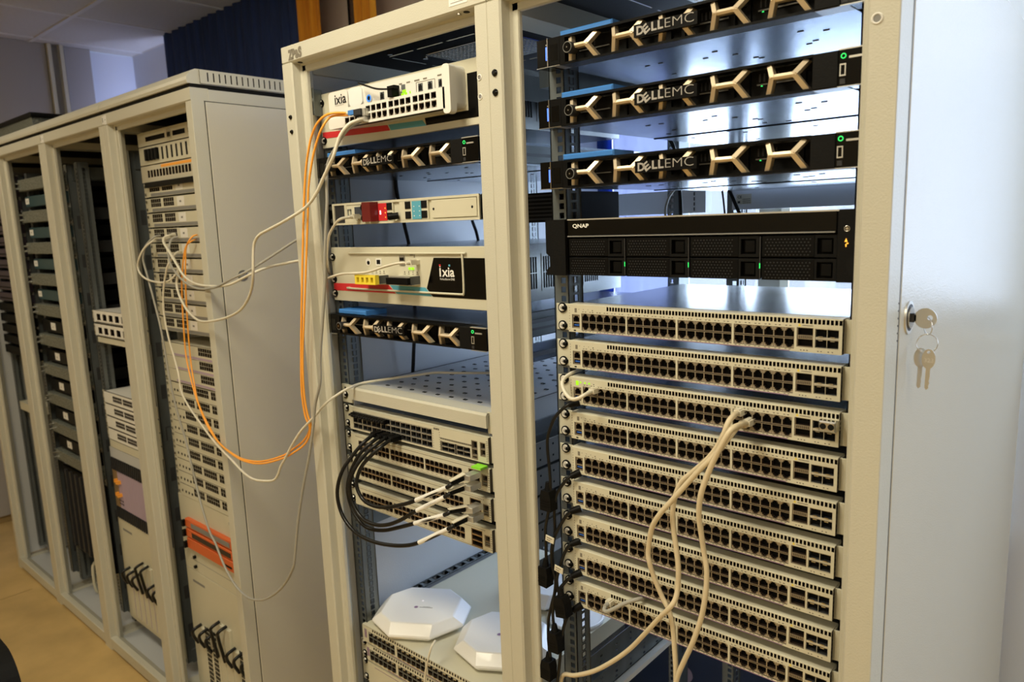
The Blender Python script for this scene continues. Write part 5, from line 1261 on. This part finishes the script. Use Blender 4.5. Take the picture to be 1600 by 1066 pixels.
t = thing('transceiver_plug', 'silver transceiver in the right cage of the switch with green lights', 'connector', W3(1283, 670, -.012), me=MB().bbox(0, .022, -.012, .008, 0, .014, 'chrome', .002).cyl((.006, -.0125, .007), (.006, -.012, .007), .004, 'dark', 12).cyl((.016, -.0125, .007), (.016, -.012, .007), .004, 'dark', 12))
# black copper cables in rack A with white sleeves
GD = 'black direct-attach cables looping out of the large-port switch'
def dac(label, pts, lab0, lab1, end):
    P = [W3(*p) for p in pts]; o = P[0].copy()
    t = thing('black_cable', label, 'cable', o, group=GD)
    E0, E1 = W3(*end[0]), W3(*end[1])
    A, B = W3(*lab0), W3(*lab1)
    link('sheath', MB().tube([p - o for p in P] + [A - o, B - o, E0 - o], .0040, 'cable_black', 10), t)
    link('label_sleeve', MB().cyl(A - o, B - o, .0046, 'label_white', 12), t, label='white printed sleeve')
    link('plug_grip', MB().cyl(E0 - o, E1 - o, .0052, 'black', 10, r2=.0065), t)
    d = (E1 - E0)
    link('pull_tab', MB().add([E0 - o + Vector((-.004, -.004, .006)), E0 - o + Vector((.004, -.006, .006)), E1 - o + Vector((.007, -.008, .008)), E1 - o + Vector((-.006, -.006, .008)), E0 - o + Vector((-.004, -.004, .0045)), E0 - o + Vector((.004, -.006, .0045)), E1 - o + Vector((.007, -.008, .0065)), E1 - o + Vector((-.006, -.006, .0065))], [(0, 1, 2, 3), (7, 6, 5, 4), (0, 4, 5, 1), (1, 5, 6, 2), (2, 6, 7, 3), (3, 7, 4, 0)], 'label_cream'), t)
    link('plug', MB().bbox(-.009, .010, 0, .030, -.005, .006, 'nickel', .001), t, tuple(E1 - o + Vector((.008, -.010, 0))))
    S_ = P[0] - o
    link('plug', MB().bbox(-.008, .008, -.004, .02, -.006, .004, 'black', .001), t, tuple(S_))
dac('innermost black cable loop, its white sleeve highest', [(612, 686, -.03), (597, 697, -.06), (580, 712, -.08), (564, 731, -.09), (557, 757, -.10), (566, 779, -.10), (582, 790, -.10), (603, 793, -.10), (627.6, 789, -.10)], (650, 782, -.098), (698, 762, -.085), ((706, 755, -.078), (729, 744, -.045)))
dac('second black cable loop, its sleeve just below the highest', [(603, 684, -.03), (588, 695, -.06), (571, 710, -.08), (554, 733, -.10), (546.5, 757, -.11), (551, 786, -.11), (566, 810, -.11), (586, 820, -.11), (606, 820, -.11), (627.6, 812, -.105)], (651.5, 798, -.10), (694.6, 777, -.085), ((704, 770, -.078), (730, 760, -.045)))
dac('third black cable loop, plugged into the middle switch, upper plug', [(594, 682, -.03), (579, 693, -.06), (562, 710, -.08), (549, 735, -.09), (543, 763, -.10), (549, 792, -.10), (564, 817, -.10), (580, 827, -.10), (600, 829, -.10), (621, 825, -.10)], (648, 818, -.098), (694, 805, -.085), ((704, 799, -.078), (733, 794, -.045)))
dac('outermost black cable loop, reaching lowest', [(584, 679, -.03), (568, 692, -.06), (551, 712, -.08), (534, 738, -.10), (527, 770, -.11), (534, 803, -.11), (552, 829, -.11), (572, 842, -.11), (596, 850, -.11), (627.6, 853, -.105)], (655, 848, -.10), (700, 827, -.088), ((710, 820, -.08), (734, 808, -.045)))
# black power cords with couplers left of the nine switches
GP = 'black power cords with couplers beside the nine switches'
def coupler(t, o, px, py, Y, s=1.0, tilt=0):
    c = W3(px, py, Y) - o
    mb = MB().prism([(-.0085, .016), (.0085, .016), (.0115, .004), (.0115, -.020), (-.0115, -.020), (-.0115, .004)], -.010, .010, 'black_soft')
    mb.cyl((0, 0, .014), (0, 0, .030), .0068, 'black_soft', 10, r2=.0042)
    for k in range(3): mb.box(-.008, .008, -.0106, -.010, -.012 + k * .005, -.010 + k * .005, 'black')
    return link('coupler', mb, t, tuple(c), (0, tilt, 0))
def cord(label, pts, coup, tag=None, sleeve=True):
    P = [W3(*p) for p in pts]; o = P[0].copy()
    t = thing('power_cable', label, 'cable', o, group=GP)
    link('sheath', MB().tube([p - o for p in P], .0029, 'cable_black', 8), t)
    if sleeve: link('strain_relief', MB().cyl(P[0] - o, P[1] - o, .0075, 'black', 10, r2=.0050), t)
    for c in coup: coupler(t, o, *c)
    if tag:
        for g_ in tag:
            c = W3(*g_) - o
            mb = MB().bbox(-.009, .009, -.0008, .0008, -.0055, .0055, 'label_cream', .0003)
            for k in range(2): mb.box(-.006, .005 - .003 * k, -.0010, -.0008, .0012 - k * .004, .0026 - k * .004, 'grey_print')
            link('paper_tag', mb, t, tuple(c), (0, .15, 0), label='white wrapped tag')
cord('black power cord, uppermost, running down into the highest coupler', [(905, 628, -.006), (888, 633, -.018), (876, 642, -.024), (865, 656, -.030), (856.5, 680, -.034), (855.5, 700, -.034), (858, 727, -.034), (860, 757, -.034), (859, 785, -.034), (856, 805, -.034), (852.5, 825, -.034), (853, 853, -.034), (853.5, 880, -.034), (852, 900, -.034)], [(857, 779, -.034), (852, 897, -.034, 1, .08)], [(859, 843, -.040)])
cord('black power cord leaving below the fifth switch', [(907, 738, -.006), (891, 745, -.018), (880, 756, -.024), (869, 775, -.028), (866, 800, -.026), (867, 830, -.024), (863, 870, -.026), (869, 912, -.030), (862, 945, -.034), (857, 970, -.036), (857, 1000, -.036), (860, 1026, -.036)], [(857, 1043, -.036, 1, .05)], None)
cord('black power cord leaving below the sixth switch', [(908, 794, -.006), (891, 800, -.018), (879, 815, -.024), (867.6, 836.6, -.03), (862, 859, -.032), (863, 885, -.032), (868, 910, -.034), (865, 940, -.036), (864, 965, -.036), (867, 985, -.036)], [(868, 1000, -.037, 1, -.06)], None)
cord('black power cord leaving below the seventh switch', [(907, 845, -.006), (891, 851, -.018), (882, 865, -.024), (876, 882, -.030), (870, 905, -.032), (872, 925, -.034)], [], [(873, 890, -.040)])
cord('black power cord leaving below the eighth switch, with the coupler next to the rail', [(909, 894, -.006), (893, 901, -.018), (882, 911, -.024), (873.6, 924, -.032), (877, 945, -.036)], [(879, 945, -.037, 1, -.18)], None)
cord('lowest black power cord, arcing down past the rail', [(910, 945, -.006), (895, 954.5, -.018), (887, 964, -.022), (882, 976, -.026), (878, 997, -.028), (874, 1040, -.03), (869, 1080, -.03)], [], None)
# cables inside the racks, at the back
cable('rear_cable', 'thick black cable hanging along the inner side of the left rack', [(617, 250), (619, 290), (624, 320), (632, 352), (641, 392), (646, 440), (648, 500), (646, 560), (645, 583)], .0045, 'cable_black', Y=.20)
cable('rear_cable', 'second black cable further back inside the left rack', [(735, 330), (738, 345), (744, 362), (748, 380), (750, 400)], .0040, 'cable_black', Y=.38)
GR = 'thin cables hanging at the back of the right rack'
cable('rear_cable', 'black cable slanting down behind the lowest of three servers', [(1046, 215), (1055, 240), (1062, 300), (1064, 340)], .0045, 'cable_black', Y=.55, group=GR)
cable('rear_cable', 'grey cable bending behind the lowest of three servers', [(1058, 292), (1047, 305), (1040, 325), (1040, 345)], .0030, 'cable_grey', Y=.55, group=GR)
cable('rear_cable', 'black cable slanting right behind the rear rail of the right rack', [(1136, 290), (1145, 310), (1156, 335), (1160, 345)], .0040, 'cable_black', Y=.55, group=GR)
cable('rear_cable', 'thin dark cord in the bright gap behind the right rack', [(1127, 290), (1130, 310), (1133, 340)], .0022, 'cable_black', Y=.58, group=GR)
# ------------------------------------------------------------------ chair back at the lower left corner
t = thing('office_chair', 'black chair back just entering the lower left corner', 'chair', (-1.80, -.60, 0))
link('backrest', MB().prism(rrect(-.22, .352, .40, .682, .10, 8), -.03, .03, 'black_soft'), t, bevel=.012)
link('seat', MB().prism(rrect(-.22, .26, -.50, -.04, .06, 6), .40, .46, 'black_soft', 'z'), t, bevel=.01)
link('back_stem', MB().box(-.03, .03, -.06, .0, .36, .50, 'black'), t)
link('column', MB().cyl((.02, -.26, .09), (.02, -.26, .40), .025, 'grey_dark', 16), t)
for k in range(5):
    a = k * 2 * PI / 5
    lg = link('leg', MB().cyl((.02, -.26, .10), (.02 + .26 * math.cos(a), -.26 + .26 * math.sin(a), .065), .020, 'black', 8, r2=.013), t)
    link('castor', MB().cyl((.02 + .26 * math.cos(a) - .012, -.26 + .26 * math.sin(a), .026), (.02 + .26 * math.cos(a) + .012, -.26 + .26 * math.sin(a), .026), .026, 'black', 14), lg)
